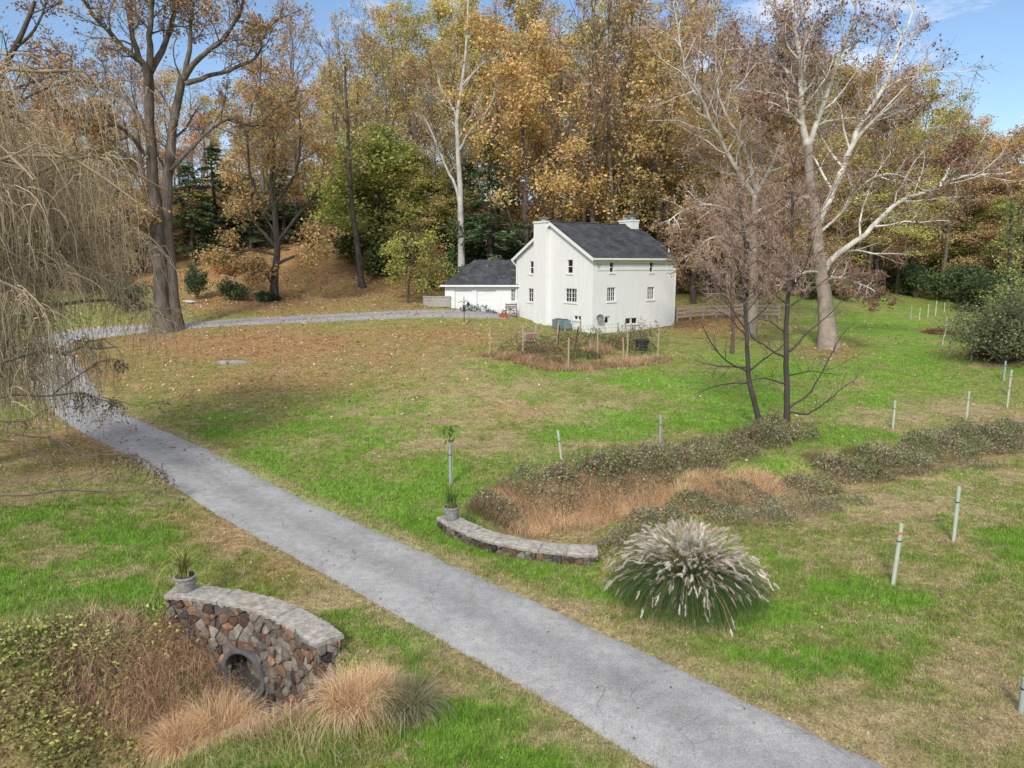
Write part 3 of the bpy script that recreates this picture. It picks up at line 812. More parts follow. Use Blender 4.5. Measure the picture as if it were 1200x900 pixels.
for x in (-OV - .025, HL + OV + .025):         # barge boards up the gables
    for s in (0, 1):
        ye = -OE if s == 0 else HW + OE
        zl = ZE - OE * sl_ + .06; zr = ridge + .06
        bb = MB(); p = [(x + dx, y, z + dz) for dx in (-.022, .022) for (y, z, dz) in ((ye, zl, -.16), (HW / 2, zr, -.16), (HW / 2, zr, .13), (ye, zl, .13))]
        bb.add(p, np.array([(0, 1, 2, 3), (7, 6, 5, 4), (0, 4, 5, 1), (1, 5, 6, 2), (2, 6, 7, 3), (3, 7, 4, 0)])); bb.build('barge_board', M['trim'], house)
rg = MB(); rg.tubes([(np.array([(-OV, HW / 2, ridge + .24), (HL / 2, HW / 2, ridge + .24), (HL + OV, HW / 2, ridge + .24)]), np.full(3, .07), 6, (1, 1, 1))])
rg.build('ridge_cap', M['slate'], house)
# chimneys
u0, _ = on_gable(500 + 540 / 3.75, 300); u1, _ = on_gable(500 + 487 / 3.75, 300)
zt = on_gable(637, 240 + 80 / 3.75)[1]
cm = MB(); cw = u1 - u0; uc = (u0 + u1) / 2
cm.box((-.22, uc, zt / 2), (.44, cw, zt)); cm.box((.3, uc, zt - .9), (.6, cw * .9, 1.8))
cm.box((-.02, uc, zt + .07), (1.0, cw + .14, .14)); ch = cm.build('chimney', M['white'], house)
cp = MB(); cp.lathe([(0, .14), (.2, .14), (.24, .34), (.19, .36), (.19, .3), (0, .3)], 12, (-.02, uc, zt)); cp.box((-.02, uc, zt + .46), (.5, .6, .05)); cp.tubes([(np.array([(-.02 + sx, uc + sy, zt + .14), (-.02 + sx, uc + sy, zt + .44)]), np.full(2, .02), 4, (1, 1, 1)) for sx in (-.2, .2) for sy in (-.25, .25)])
cp.build('chimney_cap', M['grey'], ch)
cm = MB(); cx2 = HL - .55; z2 = zt + .25
cm.box((cx2, HW / 2 + .1, z2 - .9), (.95, 1.75, 2.2)); cm.box((cx2, HW / 2 + .1, z2 + .16), (1.07, 1.87, .16)); c2 = cm.build('chimney', M['white'], house)
cp = MB()
for dy in (-.45, .45):
    cp.lathe([(0, .24), (.17, .24), (.2, .5), (.15, .52), (0, .5)], 12, (cx2, HW / 2 + .1 + dy, z2))
    cp.box((cx2, HW / 2 + .1 + dy, z2 + .66), (.5, .5, .04))
    cp.tubes([(np.array([(cx2 + sx, HW / 2 + .1 + dy + sy, z2 + .24), (cx2 + sx, HW / 2 + .1 + dy + sy, z2 + .65)]), np.full(2, .018), 4, (1, 1, 1)) for sx in (-.2, .2) for sy in (-.2, .2)])
cp.build('chimney_cap', M['grey'], c2)
for P3 in (np.array([(HL - .15, -.36, ZE - .2), (HL - .12, -.07, ZE - .62), (HL - .12, -.07, 1.5)]), np.array([(-.3, HW + .3, ZE - .2), (-.1, HW - .15, ZE - .65), (-.1, HW - .15, 3.6)])):
    ds = MB(); ds.tubes([(P3, np.full(3, .05), 8, (1, 1, 1))]); ds.build('downspout', M['trim'], house)
vp = MB(); vp.tubes([(np.array([(HL - .3, .7, ZE + .2), (HL - .3, .7, ZE + .9)]), np.full(2, .06), 8, (1, 1, 1))]); vp.build('vent_pipe', M['trim'], house)
wr = MB(); wr.tubes([(np.array([(.45 + t * .05, -.05, ZE - .35 - t * .5) for t in (0, .5, 1)]), np.full(3, .018), 5, (1, 1, 1)), (np.array([(.75, -.05, ZE - .45), (.6, -.05, ZE - .8)]), np.full(2, .018), 5, (1, 1, 1)),
                     (np.array([(.5, -.02, ZE - 1.05), (3.5, -.02, ZE - 1.02), (HL - .3, -.02, ZE - 1.05)]), np.full(3, .012), 4, (1, 1, 1)), (np.array([(.5, -.02, ZE - .5), (3.5, -.02, ZE - .45), (HL - .3, -.02, ZE - .5)]), np.full(3, .010), 4, (1, 1, 1))])
wr.build('cable', M['wire'], house)
def w2(lx, ly):                                # house local -> world
    return H0 + FV * lx + GV * ly
# dish on the front wall
u, z = on_front(500 + 751 / 3.75, 240 + 496 / 3.75)
di = thing('satellite_dish', 'grey oval satellite dish low on the white front wall beside the cellar door', 'satellite dish', (*(w2(u, -.02)), z + ZB), math.pi / 2 - AZ)
q = MB(); a = np.linspace(0, 2 * math.pi, 20, endpoint=False)
pr = [(0.02, -.22), (.2, -.25), (.36, -.33)]
v = np.array([(r * 1.15 * math.cos(t), y, r * .85 * math.sin(t)) for r, y in pr for t in a])
i, j = np.meshgrid(np.arange(2), np.arange(20), indexing='ij'); k = (j + 1) % 20
q.add(v, np.stack([i * 20 + j, i * 20 + k, (i + 1) * 20 + k, (i + 1) * 20 + j], -1).reshape(-1, 4)); q.build('reflector', M['grey'], di)
q = MB(); q.tubes([(np.array([(0, 0, 0), (0, -.22, 0)]), np.full(2, .03), 6, (1, 1, 1)), (np.array([(0, -.25, -.25), (0, -.5, -.22), (0, -.62, -.05)]), np.full(3, .018), 5, (1, 1, 1))]); q.box((0, -.62, 0), (.09, .1, .09)); q.build('feed_arm', M['dark'], di)
# air conditioner by the gable wall
u, _ = on_gable(500 + 622 / 3.75, 375)
p = w2(-.75, u); zg = gz(*p)
ac = thing('air_conditioner', 'blue-grey outdoor air conditioner on the grass against the white gable wall', 'air conditioner', (*p, max(zg, HC - (384.5 - 310) / FPX * p[1] - .1) - .03), math.pi / 2 - AZ)
q = MB(); q.box((0, 0, .06), (1.0, 1.9, .12)); q.build('pad', M['concrete'], ac)
q = MB()
for dy in (-.46, .46):
    q.box((0, dy, .50), (.72, .84, .74))
    for k in range(7): q.box((-.37, dy, .2 + k * .1), (.03, .76, .03))
q.build('body', M['acm'], ac)
for dy in (-.46, .46):
    q = MB(); q.lathe([(.0, .88), (.3, .88), (.33, .92), (.27, .93), (0, .91)], 16, (0, dy, 0)); q.build('fan_grille', M['dark'], ac)

# ------------------------------------------------------------------ the garage wing
GD = 69.6
gxl = PD(521.5, 350, GD)[0]; gxr = w2(0, HW)[0] + .6
zge = HC - (334 - 310) / FPX * GD * 1.0; zg0 = HC - (366.5 - 310) / FPX * GD
garage = thing('garage', 'low white double garage wing with a dark hipped roof left of the house', 'garage', (gxl, GD, zg0))
GWd = gxr - gxl; GH = zge - zg0; GDp = 7.0
q = MB(); gpos = lambda u, z, d: (u, d, z)
dx = lambda zx: PD(500 + zx / 5.625, 350, GD)[0] - gxl        # from the 5.6x close-up
doors = [(dx(186), dx(297), 0.02, GH * .84), (dx(330), dx(457), 0.02, GH * .84)]
gw = (dx(556), dx(585), GH * .44, GH * .88)
wall_holes(q, 0, GWd, -.6, GH, doors + [gw], gpos, .18, 1)
wall_holes(q, 0, GDp, -.6, GH, [], lambda u, z, d: (d, u, z), .18, 1)
wall_holes(q, 0, GWd, -.6, GH, [], lambda u, z, d: (u, GDp - d, z), .18, 1)
q.build('wall', M['white'], garage)
for h in doors:
    q = MB(); bar(q, gpos, h[0], h[1], h[2], h[3], .14, .19)
    nrow, ncol = 4, 4
    for r in range(nrow):
        for c in range(ncol):
            a = h[0] + (h[1] - h[0]) * (c + .12) / ncol; b = h[0] + (h[1] - h[0]) * (c + .88) / ncol
            c0 = h[2] + (h[3] - h[2]) * (r + .12) / nrow; c1 = h[2] + (h[3] - h[2]) * (r + .88) / nrow
            bar(q, gpos, a, b, c0, c1, .125, .1395)
    d_ = q.build('garage_door', M['trim'], garage)
    q = MB(); um = (h[0] + h[1]) / 2; bar(q, gpos, um - .08, um + .08, .75, .82, .07, .124); q.build('handle', M['dark'], d_)
window(garage, gpos, gw, 'grid', .1)
q = MB(); rx0, rx1 = -.3, GWd - .2; ry0, ry1 = -.35, GDp + .3
zr = HC + (310 - 304.5) / FPX * (GD + GDp / 2) - zg0
hx = PD(500 + 315 / 5.625, 310, GD + GDp / 2)[0] - gxl
ym = (ry0 + ry1) / 2
A_, B_, C_, D_ = (rx0, ry0, GH + .02), (rx1, ry0, GH + .02), (rx1, ry1, GH + .02), (rx0, ry1, GH + .02)
R0, R1 = (hx, ym, zr), (rx1, ym, zr)
q.quad(A_, B_, R1, R0); q.quad(C_, D_, R0, R1); q.add([D_, A_, R0], np.array([(0, 1, 2)])); q.quad(D_, C_, B_, A_)
q.build('roof', M['slate'], garage)
q = MB(); q.box(((rx0 + rx1) / 2, ry0 - .06, GH - .03), (rx1 - rx0 + .1, .12, .17)); q.box((rx0 - .055, ym, GH - .03), (.11, ry1 - ry0, .17)); q.build('gutter', M['trim'], garage)
rr_ = np.random.default_rng(3)
q = MB()                                       # pale leaves lying on the roof slope
for k in range(26):
    u = rr_.uniform(.5, GWd - .4); t = rr_.uniform(.1, .9)
    t = min(t, .9)
    if u < hx * t + .2: continue
    yy_ = ry0 + (ym - ry0) * t; z_ = GH + .02 + (zr - GH) * t
    q.leaves(np.array([(u, yy_, z_ + .06)]), .22, (.6, .52, .36), rr_, flat=.6)
tag(q.build('fallen_leaves', M['leaf'], origin=None, loc=(gxl, GD, zg0)), kind='stuff')

# ------------------------------------------------------------------ stone walls
def clip_poly(P, n, c):
    out = []
    for k in range(len(P)):
        a, b = P[k], P[(k + 1) % len(P)]
        da, db = a @ n - c, b @ n - c
        if da <= 0: out.append(a)
        if (da < 0) != (db < 0) and abs(da - db) > 1e-9: out.append(a + (b - a) * da / (da - db))
    return out
STONES = np.array([(.15, .125, .105), (.20, .115, .075), (.12, .105, .095), (.21, .17, .135), (.23, .19, .15), (.15, .09, .065), (.27, .165, .10), (.07, .062, .06), (.21, .18, .155), (.16, .115, .09), (.25, .215, .18), (.11, .075, .06), (.18, .16, .14)])
def rubble(mb, u0, u1, v0, v1, pos, rng, sz, skip=None, dark=1.0):
    """irregular stones over a wall face in (u, v); pos(u, v, out) -> point"""
    nu, nv = max(1, round((u1 - u0) / sz)), max(1, round((v1 - v0) / (sz * .78)))
    S = []
    for r in range(-1, nv + 1):
        for c in range(-1, nu + 1):
            S.append((u0 + (u1 - u0) * (c + .5 + (r % 2) * .5 + rng.uniform(-.47, .47)) / nu, v0 + (v1 - v0) * (r + .5 + rng.uniform(-.46, .46)) / nv))
    S = np.array(S)
    for k, s in enumerate(S):
        P = [np.array(p) for p in ((u0, v0), (u1, v0), (u1, v1), (u0, v1))]
        for o in S[np.argsort(((S - s) ** 2).sum(1))[1:14]]:
            n = o - s; l = np.linalg.norm(n)
            if l < 1e-6: continue
            P = clip_poly(P, n / l, (n / l) @ ((s + o) / 2))
            if len(P) < 3: break
        if len(P) < 3: continue
        P = np.array(P); c = P.mean(0)
        if skip and skip(*c): continue
        if np.ptp(P[:, 0]) < .05 or np.ptp(P[:, 1]) < .05: continue
        # round the corners a little, leave a joint, dome the face
        Q = []
        for i in range(len(P)):
            a, b, d = P[i - 1], P[i], P[(i + 1) % len(P)]
            Q += [b + (a - b) * .15, b + (d - b) * .15]
        Q = np.array(Q); m = len(Q)
        ol = rng.uniform(.02, .085)
        rings = [(c + (Q - c) * .965, -.03), (c + (Q - c) * .95, ol * .7), (c + (Q - c) * .82, ol), (c + (Q - c) * .3, ol * 1.12)]
        tl = rng.normal(0, .16, 2)
        V = [pos(q[0], q[1], o + float(tl @ (q - c)) * (o > 0)) for R, o in rings for q in R] + [pos(c[0], c[1], ol * 1.12)]
        F = np.array([(r * m + i, r * m + (i + 1) % m, (r + 1) * m + (i + 1) % m, (r + 1) * m + i) for r in range(3) for i in range(m)])
        T = np.array([(3 * m + i, 3 * m + (i + 1) % m, 4 * m) for i in range(m)])
        col = STONES[rng.integers(len(STONES))] * rng.uniform(.55, 1.15) * dark
        mb.add(V, [F, T], col)

def headwall(w, label, th, zlo_in, zlo_out, pipe=None, sz=.26, dark=1.0, face_in=True, seed=1):
    rng = np.random.default_rng(seed)
    c, R, a0, a1, top = w['c'], w['R'], w['a0'], w['a1'], w['top']
    L = abs(a1 - a0) * R; sg = 1 if a1 > a0 else -1
    o = thing('stone_wall', label, 'stone wall', (w['M'][0], w['M'][1], top - .5))
    org = np.array([w['M'][0], w['M'][1], top - .5])
    def P(u, r, z):
        a = a0 + sg * u / R
        return np.array([c[0] + r * math.cos(a), c[1] + r * math.sin(a), z])
    ri, ro = R - th / 2, R + th / 2
    zt_ = top - .075
    hole = (lambda u, z: False)
    if pipe:
        pu, pz, pr_ = pipe
        hole = lambda u, z: (u - pu) ** 2 + (z - pz) ** 2 < pr_ ** 2
    core = MB(); us = np.linspace(0, L, max(8, int(L / .06))); zs = np.arange(min(zlo_in, zlo_out), zt_ + .001, .06); zs = np.append(zs, zt_)
    for r in (ri, ro):
        for a, b in zip(us[:-1], us[1:]):
            for z0, z1 in zip(zs[:-1], zs[1:]):
                if r == ri and hole((a + b) / 2, (z0 + z1) / 2): continue
                core.quad(P(a, r, z0), P(b, r, z0), P(b, r, z1), P(a, r, z1))
    for u in (0, L):
        core.quad(P(u, ri, zs[0]), P(u, ro, zs[0]), P(u, ro, zt_), P(u, ri, zt_))
    core.build('mortar_core', M['mortar'], o, origin=None).location = tuple(-org)
    st = MB()
    rubble(st, 0, L, zlo_in, zt_, lambda u, v, d: P(u, ri - d, v), rng, sz, skip=lambda u, v: pipe and (u - pipe[0]) ** 2 + (v - pipe[1]) ** 2 < (pipe[2] + .03) ** 2, dark=dark)
    rubble(st, 0, L, zlo_out, zt_, lambda u, v, d: P(u, ro + d, v), rng, sz, dark=dark)
    for u, s in ((0, -1), (L, 1)):
        rubble(st, ri, ro, min(zlo_in, zlo_out), zt_, lambda r, v, d: P(u + s * d, r, v), rng, sz * .9, dark=dark * 1.1)
    st.build('stonework', M['stone'], o).location = tuple(-org)
    cp = MB(); cuts = [-.05]
    while cuts[-1] < L - .5: cuts.append(cuts[-1] + rng.uniform(.45, .95))
    cuts[-1] = L + .05
    prof_n = 9
    for ca, cb in zip(cuts[:-1], cuts[1:]):
      n = max(4, int((cb - ca) / .05)); us = np.linspace(ca + .004, cb - .004, n); V = []; dz_ = rng.normal(0, .008); dr_ = rng.normal(0, .012)
      for k, u in enumerate(us):
        e1 = rng.normal(0, .013) + dr_; e2 = rng.normal(0, .013) + dr_; h = rng.normal(0, .007) + dz_
        for r, z in ((ri - .07 + e1, zt_ - .005), (ri - .075 + e1, zt_ + .06), (ri - .045 + e1, top + h), (R - .08, top + .012 + h + rng.normal(0, .006)), (R + .08, top + .012 + dz_ + rng.normal(0, .007)), (ro + .04 + e2, top + h), (ro + .07 + e2, zt_ + .06), (ro + .065 + e2, zt_ - .005), (R, zt_ - .006)):
            V.append(P(u, r, z))
      i, j = np.meshgrid(np.arange(n - 1), np.arange(prof_n), indexing='ij'); k = (j + 1) % prof_n
      F = np.stack([i * prof_n + j, i * prof_n + k, (i + 1) * prof_n + k, (i + 1) * prof_n + j], -1).reshape(-1, 4)
      cp.add(V, [F, np.array([list(range(prof_n)), list(range((n - 1) * prof_n, n * prof_n))[::-1]])])
    cp.build('cap', M['cap'], o).location = tuple(-org)
    if pipe:
        pm = MB(); a = np.linspace(0, 2 * math.pi, 40, endpoint=False); du = pu
        ang = a0 + sg * pu / R
        axis_ = np.array([math.cos(ang), math.sin(ang), 0]); side = np.array([-math.sin(ang), math.cos(ang), 0]) * sg
        cen_ = P(pu, ri, pz)
        rings = [(pr_ + .015, -.14), (pr_ + .015, .1), ]
        prof = [(pr_ + .10, .05), (pr_ + .10, -.13), (pr_ + .085, -.15), (pr_ + .01, -.15), (pr_ - .01, -.13), (pr_ - .01, .06)]
        V = [cen_ + side * r * math.cos(t) + np.array([0, 0, r * math.sin(t)]) + axis_ * d for r, d in prof for t in a]
        i, j = np.meshgrid(np.arange(len(prof) - 1), np.arange(40), indexing='ij'); k = (j + 1) % 40
        pm.add(V, np.stack([i * 40 + j, i * 40 + k, (i + 1) * 40 + k, (i + 1) * 40 + j], -1).reshape(-1, 4))
        pm.build('culvert_pipe', M['concrete'], o, smooth=True).location = tuple(-org)
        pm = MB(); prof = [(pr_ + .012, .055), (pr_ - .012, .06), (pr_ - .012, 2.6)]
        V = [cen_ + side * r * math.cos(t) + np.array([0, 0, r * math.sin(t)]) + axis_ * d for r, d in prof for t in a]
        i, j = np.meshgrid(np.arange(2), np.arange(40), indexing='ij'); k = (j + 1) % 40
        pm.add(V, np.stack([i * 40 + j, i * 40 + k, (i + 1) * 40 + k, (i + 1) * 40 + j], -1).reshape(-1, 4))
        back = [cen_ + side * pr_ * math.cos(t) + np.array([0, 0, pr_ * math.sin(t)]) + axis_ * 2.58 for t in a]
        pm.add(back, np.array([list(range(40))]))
        pm.build('pipe_shaded_inside', M['shaded_concrete'], o, smooth=True).location = tuple(-org)  # inner wall of the pipe, its shade painted into the colour
    return o, P, L
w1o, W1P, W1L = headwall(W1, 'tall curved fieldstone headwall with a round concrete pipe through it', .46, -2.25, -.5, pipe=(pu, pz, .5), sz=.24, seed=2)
w2o, W2P, W2L = headwall(W2, 'low curved dark stone wall with a pale cap beside the lane and the reddish grass', .46, -1.1, -.35, sz=.21, dark=.85, seed=5)

def spiky_pot(p, label, h, r, nl, ll, seed, cols):
    rng = np.random.default_rng(seed)
    o = thing('potted_plant', label, 'potted plant', p)
    q = MB(); q.lathe([(0, 0), (r * .72, 0), (r * .8, h * .1), (r * .98, h * .62), (r * .95, h * .8), (r * 1.06, h * .84), (r * 1.1, h * .95), (r * 1.04, h), (r * .9, h), (r * .88, h * .86), (0, h * .86)], 28)
    q.build('pot', M['pot'], o, smooth=False)
    q = MB(); q.lathe([(r * .87, h * .87), (r * .5, h * .93), (0, h * .95)], 20); q.build('soil', M['soil'], o)
    q = MB(); P = np.stack([rng.normal(0, r * .2, nl), rng.normal(0, r * .2, nl), np.full(nl, h * .9)], 1)
    c = np.array(cols)[rng.integers(len(cols), size=nl)] * rng.uniform(.7, 1.3, (nl, 1))
    q.blades(P, rng.uniform(.5, 1, nl) * ll, rng.uniform(.022, .04, nl), rng.uniform(.3, 2.1, nl), c, rng, curve=.7, seg=6)
    q.build('leaves', M['leaf'], o)
    return o
p = W1P(.30, W1['R'], W1['top'] + .01)
spiky_pot(p, 'grey glazed pot of spiky yellow-green leaves on the tall culvert wall', .34, .22, 110, 1.05, 7, [(.22, .26, .06), (.42, .38, .13), (.15, .21, .05)])
p = W2P(.33, W2['R'], W2['top'] + .01)
spiky_pot(p, 'dark grey pot of ferny green leaves on the end of the low curved wall', .36, .21, 120, .95, 8, [(.15, .22, .05), (.10, .17, .04), (.24, .27, .08)])

M['orange'] = mat('orange_tape', (.65, .20, .06), col2=(.5, .15, .05), rough=.5, scale=10)
# ------------------------------------------------------------------ plastic tree shelters on the lawn
def shelter(px, py, ptop, label, lean=0, grey=False, D=None, sapling=False, flag=False):
    g = G(px, py) if D is None else at_depth(px, D)
    H = (py - ptop) / FPX * g[1] * 1.02
    o = thing('tree_shelter', label, 'tree shelter', g, group='tree shelters on the lawn')
    rng = np.random.default_rng(int(px * 7 + py)); r = rng.uniform(.045, .058)
    lx = lean / FPX * g[1]
    q = MB(); top = np.array([lx, 0, H]); T = []
    pts = np.array([top * t + np.array([0, 0, -.05 * (t == 0)]) for t in (0, .33, .66, 1)])
    q.tubes([(pts, np.array([r, r, r * 1.02, r * 1.08]), 10, (1, 1, 1)), (pts[::-1] + np.array([.001, 0, 0]), np.array([r * .96, r * .9, r * .9, r * .9]), 10, (1, 1, 1))])
    q.build('tube', M['tube_grey' if grey else 'tube_'], o, smooth=True)
    q = MB(); sp = np.array([(r + .02, .02, -.1), (r + .02 + lx * .75, .02, H * .8)]); q.tubes([(sp, np.full(2, .014), 5, (1, 1, 1))]); q.build('stake', M['stake'], o)
    q = MB(); q.lathe([(r * 1.14, -.015), (r * 1.22, 0), (r * 1.14, .015)], 10, top * .72); q.build('tie', M['dark'], o)
    if flag:
        q = MB(); q.box(top * .86 + np.array([-.03, -r * 1.2, 0]), (.12, .02, .05)); q.build('tag', M['orange'], o)
    if sapling:
        q = MB(); q.tubes([(np.array([(0, 0, H * .9), (-.02, 0, H + .25), (.0, 0, H + .5)]), np.array([.014, .011, .006]), 5, (.12, .09, .06))]); q.build('stem', M['twig'], o)
        q = MB(); N = 46; P = np.stack([rng.normal(0, .11, N), rng.normal(0, .11, N), H + rng.uniform(.02, .58, N)], 1); q.leaves(P, rng.uniform(.08, .15, N), np.array((.07, .14, .03)) * rng.uniform(.6, 1.5, (N, 1)), rng); q.build('leaves', M['leaf'], o)
    return o
shelter(528, 569, 517, 'grey tree shelter with a leafy sapling growing from its top near the potted low wall', grey=True, sapling=True)
shelter(659, 548, 503, 'leaning pale tree shelter beside the square bright green patch', lean=-6)
shelter(773, 527, 485, 'upright pale green tree shelter just above the dark brush bank', grey=True)
shelter(1046, 503, 469, 'pale green tree shelter right of the two dark bare trees')
shelter(1132, 494, 458, 'pale green tree shelter on the straw lawn left of the cluster of three')
shelter(1180, 478, 445, 'whitish tree shelter standing just in front of another one, close to the edge')
shelter(1182, 463, 433, 'pale tree shelter partly hidden behind a nearer whitish one')
shelter(1176, 446, 423, 'faint grey slim tree shelter, leftmost and farthest of the cluster of three', grey=True)
shelter(1117, 635, 566, 'tall pale green tree shelter on the straw grass below the brush bank')
shelter(1046, 686, 608, 'tall pale tree shelter with an orange tag nearest the big plumed grass', lean=4, flag=True)
shelter(1196, 836, 790, 'grey tree shelter cut off by the photo right edge near the lane', grey=True)
shelter(1138, 423, 400, 'slim grey-green tree shelter in front of the big evergreen bush', grey=True)
shelter(1112, 417, 397, 'white tree shelter at the left foot of the big evergreen bush')
shelter(1104, 405, 383, 'leaning white tree shelter beside the small heap of brown twigs', lean=3)
shelter(1108, 388, 372, 'short white tree shelter just left of the top of the evergreen bush')
for px, py, pt, lb in ((1096, 370, 353, 'tallest of the row of far white tree shelters along the brown wood edge'), (1106, 369, 355, 'rightmost of the row of far white tree shelters along the brown wood edge'), (1087, 372, 357, 'far white tree shelter left of the tallest one at the wood edge'), (1077, 375, 361, 'leftmost clear far white tree shelter at the wood edge'), (1067, 375, 359, 'faint grey far tree shelter at the left end of the row')):
    shelter(px, py, pt, lb, grey=(px == 1067))

# ------------------------------------------------------------------ rail fence, garden fence and small yard things
def post_tube(q, a, b, r, col=(1, 1, 1), sides=7):
    q.tubes([(np.array([a, (np.array(a) + np.array(b)) / 2, b]), np.full(3, r), sides, col)])
fa, fb_ = at_depth(789, 67), at_depth(906, 70)
fe = thing('rail_fence', 'weathered three-rail wooden fence running right from the house', 'fence', fa)
nP = 9
for k in range(nP):
    t = k / (nP - 1); p = fa + (fb_ - fa) * t; p[2] = gz(p[0], p[1]); l = p - fa
    q = MB(); q.box(l + np.array([0, 0, .6]), (.15, .15, 1.4)); q.build('post', M['wood'], fe)
for z in (.38, .75, 1.12):
    q = MB()
    for k in range(nP - 1):
        a = fa + (fb_ - fa) * k / (nP - 1); b = fa + (fb_ - fa) * (k + 1) / (nP - 1)
        a[2] = gz(a[0], a[1]); b[2] = gz(b[0], b[1]); m = (a + b) / 2 - fa; d = b - a
        q.box(m + np.array([0, -.1, z]), (np.hypot(d[0], d[1]) + .03, .045, .15), rz=math.atan2(d[1], d[0]), tilt=('y', -math.atan2(d[2], np.hypot(d[0], d[1]))))
    q.build('rail', M['wood'], fe)
# garden: zoomed close-up coordinates (560,360), 5x
gv = lambda x, y: (560 + x / 5, 360 + y / 5)
posts = [(68, 290, 115, 0), (262, 290, 105, 0), (338, 205, 98, 0), (464, 250, 82, 0), (530, 372, 180, 0), (700, 300, 150, 0), (600, 200, 75, 0), (818, 185, 92, 0), (872, 300, 140, 0), (855, 300, 180, 0), (1053, 290, 125, 0), (575, 240, 175, 0), (660, 260, 190, 0)]
gf = None
corners = {}
for x, yb, yt, _ in posts:
    px, py = gv(x, yb); g = G(px, py); H = (yb - yt) / 5 / FPX * g[1] * 1.02
    if gf is None:
        gf0 = g; gf = thing('garden_fence', 'garden fence of thin wooden posts and wire round the overgrown plot', 'fence', g)
    q = MB(); l = g - gf0
    rr_ = np.random.default_rng(int(x))
    q.tubes([(np.array([l + (0, 0, -.2), l + (rr_.normal(0, .03), 0, H * .5), l + (rr_.normal(0, .05), 0, H)]), np.array([.065, .06, .055]), 7, (1, 1, 1))])
    q.build('post', M['stake'] if x not in (338,) else M['wood'], gf)
    corners[x] = (l, H)
q = MB(); ring = [68, 262, 530, 700, 872, 1053, 818, 600, 464, 338, 68]
for a, b in zip(ring[:-1], ring[1:]):
    (la, ha), (lb, hb_) = corners[a], corners[b]; h = min(ha, hb_)
    for t in (.2, .45, .7, .92):
        q.tubes([(np.array([la + (0, 0, h * t), (la + lb) / 2 + (0, 0, h * t - .03), lb + (0, 0, h * t)]), np.full(3, .006), 3, (1, 1, 1))])
    n = int(np.linalg.norm(lb - la) / .35)
    for k in range(1, n):
        m = la + (lb - la) * k / n; q.tubes([(np.array([m + (0, 0, .1), m + (0, 0, h * .9)]), np.full(2, .004), 3, (1, 1, 1))])
q.build('wire_mesh', M['wire'], gf)
for x0, y0, x1, y1, lb in ((465, 245, 478, 105, 'dark leaning stake near the middle back of the garden plot'), (565, 255, 590, 115, 'dark stake leaning right between the pale garden posts')):
    g = G(*gv(x0, y0)); e = PD(*gv(x1, y1), g[1])
    q = MB(); q.tubes([(np.array([g - (0, 0, .1), (g + e) / 2, e]), np.full(3, .05), 6, (1, 1, 1))]); tag(q.build('stake', M['dark_bark'], origin=g), lb, 'stake')
g = G(*gv(960, 255))
o = thing('compost_bin', 'black plastic bin half hidden in the garden plants at the right', 'bin', g)
q = MB(); q.lathe([(0, 0), (.4, 0), (.46, .2), (.5, .7), (0, .7)], 18); q.build('body', M['dark'], o); q = MB(); q.lathe([(.53, .7), (.53, .76), (.3, .86), (0, .88)], 18); q.build('lid', M['dark'], o)
g = G(*gv(300, 205))
o = thing('wooden_crate', 'small faded reddish wooden crate standing among the back garden posts', 'crate', g, .5)
q = MB()
for k in range(5): q.box((-.36 + k * .18, -.3, .4), (.17, .03, .8))
q.build('side_panel', mat('pinkish_wood', (.40, .24, .19), col2=(.28, .15, .12), rough=.9, scale=5), o)
q = MB(); q.box((0, -.33, .12), (.95, .03, .1)); q.box((0, -.33, .68), (.95, .03, .1)); q.box((-.44, 0, .4), (.03, .58, .7)); q.box((.44, 0, .4), (.03, .58, .7)); q.build('battens', M['wood'], o)
# bird feeder pole
g = G(544, 379)
o = thing('bird_feeder_pole', 'dark iron pole with a bird feeder on the grass before the garage doors', 'bird feeder', g)
s = g[1] / FPX
q = MB(); q.tubes([(np.array([(0, 0, -.1), (0, 0, 31 * s)]), np.full(2, .035), 6, (1, 1, 1)), (np.array([(0, 0, 24 * s), (-.25, 0, 26 * s), (-.5, 0, 24 * s)]), np.full(3, .025), 5, (1, 1, 1)), (np.array([(0, 0, 24 * s), (.2, 0, 27 * s), (.36, 0, 25 * s)]), np.full(3, .025), 5, (1, 1, 1))]); q.build('pole', M['dark'], o)
q = MB(); q.lathe([(0, 14 * s), (.16, 14 * s), (.10, 19 * s), (.05, 20 * s)], 12); q.build('baffle', M['dark'], o)
q = MB(); q.lathe([(0, 0), (.09, 0), (.1, .25), (.16, .27), (0, .36)], 10, (.36, 0, 25 * s - .36)); q.build('feeder', M['dark'], o)
# bench beside the house corner
bx_ = PD(500 + 557 / 5.625, 350, 68.2)[0]
o = thing('garden_bench', 'dark slatted wooden bench at the joint of house and garage', 'bench', (bx_, 68.2, max(gz(bx_, 68.2), zg0 - .05)))
bd = mat('dark_wood', (.05, .042, .036), col2=(.09, .075, .06), rough=.85, scale=8)
q = MB()
for k in range(4): q.box((0, -.25 + k * .14, .47), (1.05, .11, .04))
q.build('seat', bd, o)
q = MB()
for k in range(3): q.box((0, .27, .66 + k * .17), (1.05, .03, .1))
q.build('backrest', bd, o)
for sx in (-.5, .5):
    for sy, hh in ((-.24, .45), (.25, 1.1)):
        q = MB(); q.box((sx, sy, hh / 2 - .1), (.07, .07, hh + .2)); q.build('leg', bd, o)
    q = MB(); q.box((sx, 0, .68), (.06, .55, .045)); q.build('armrest', bd, o)
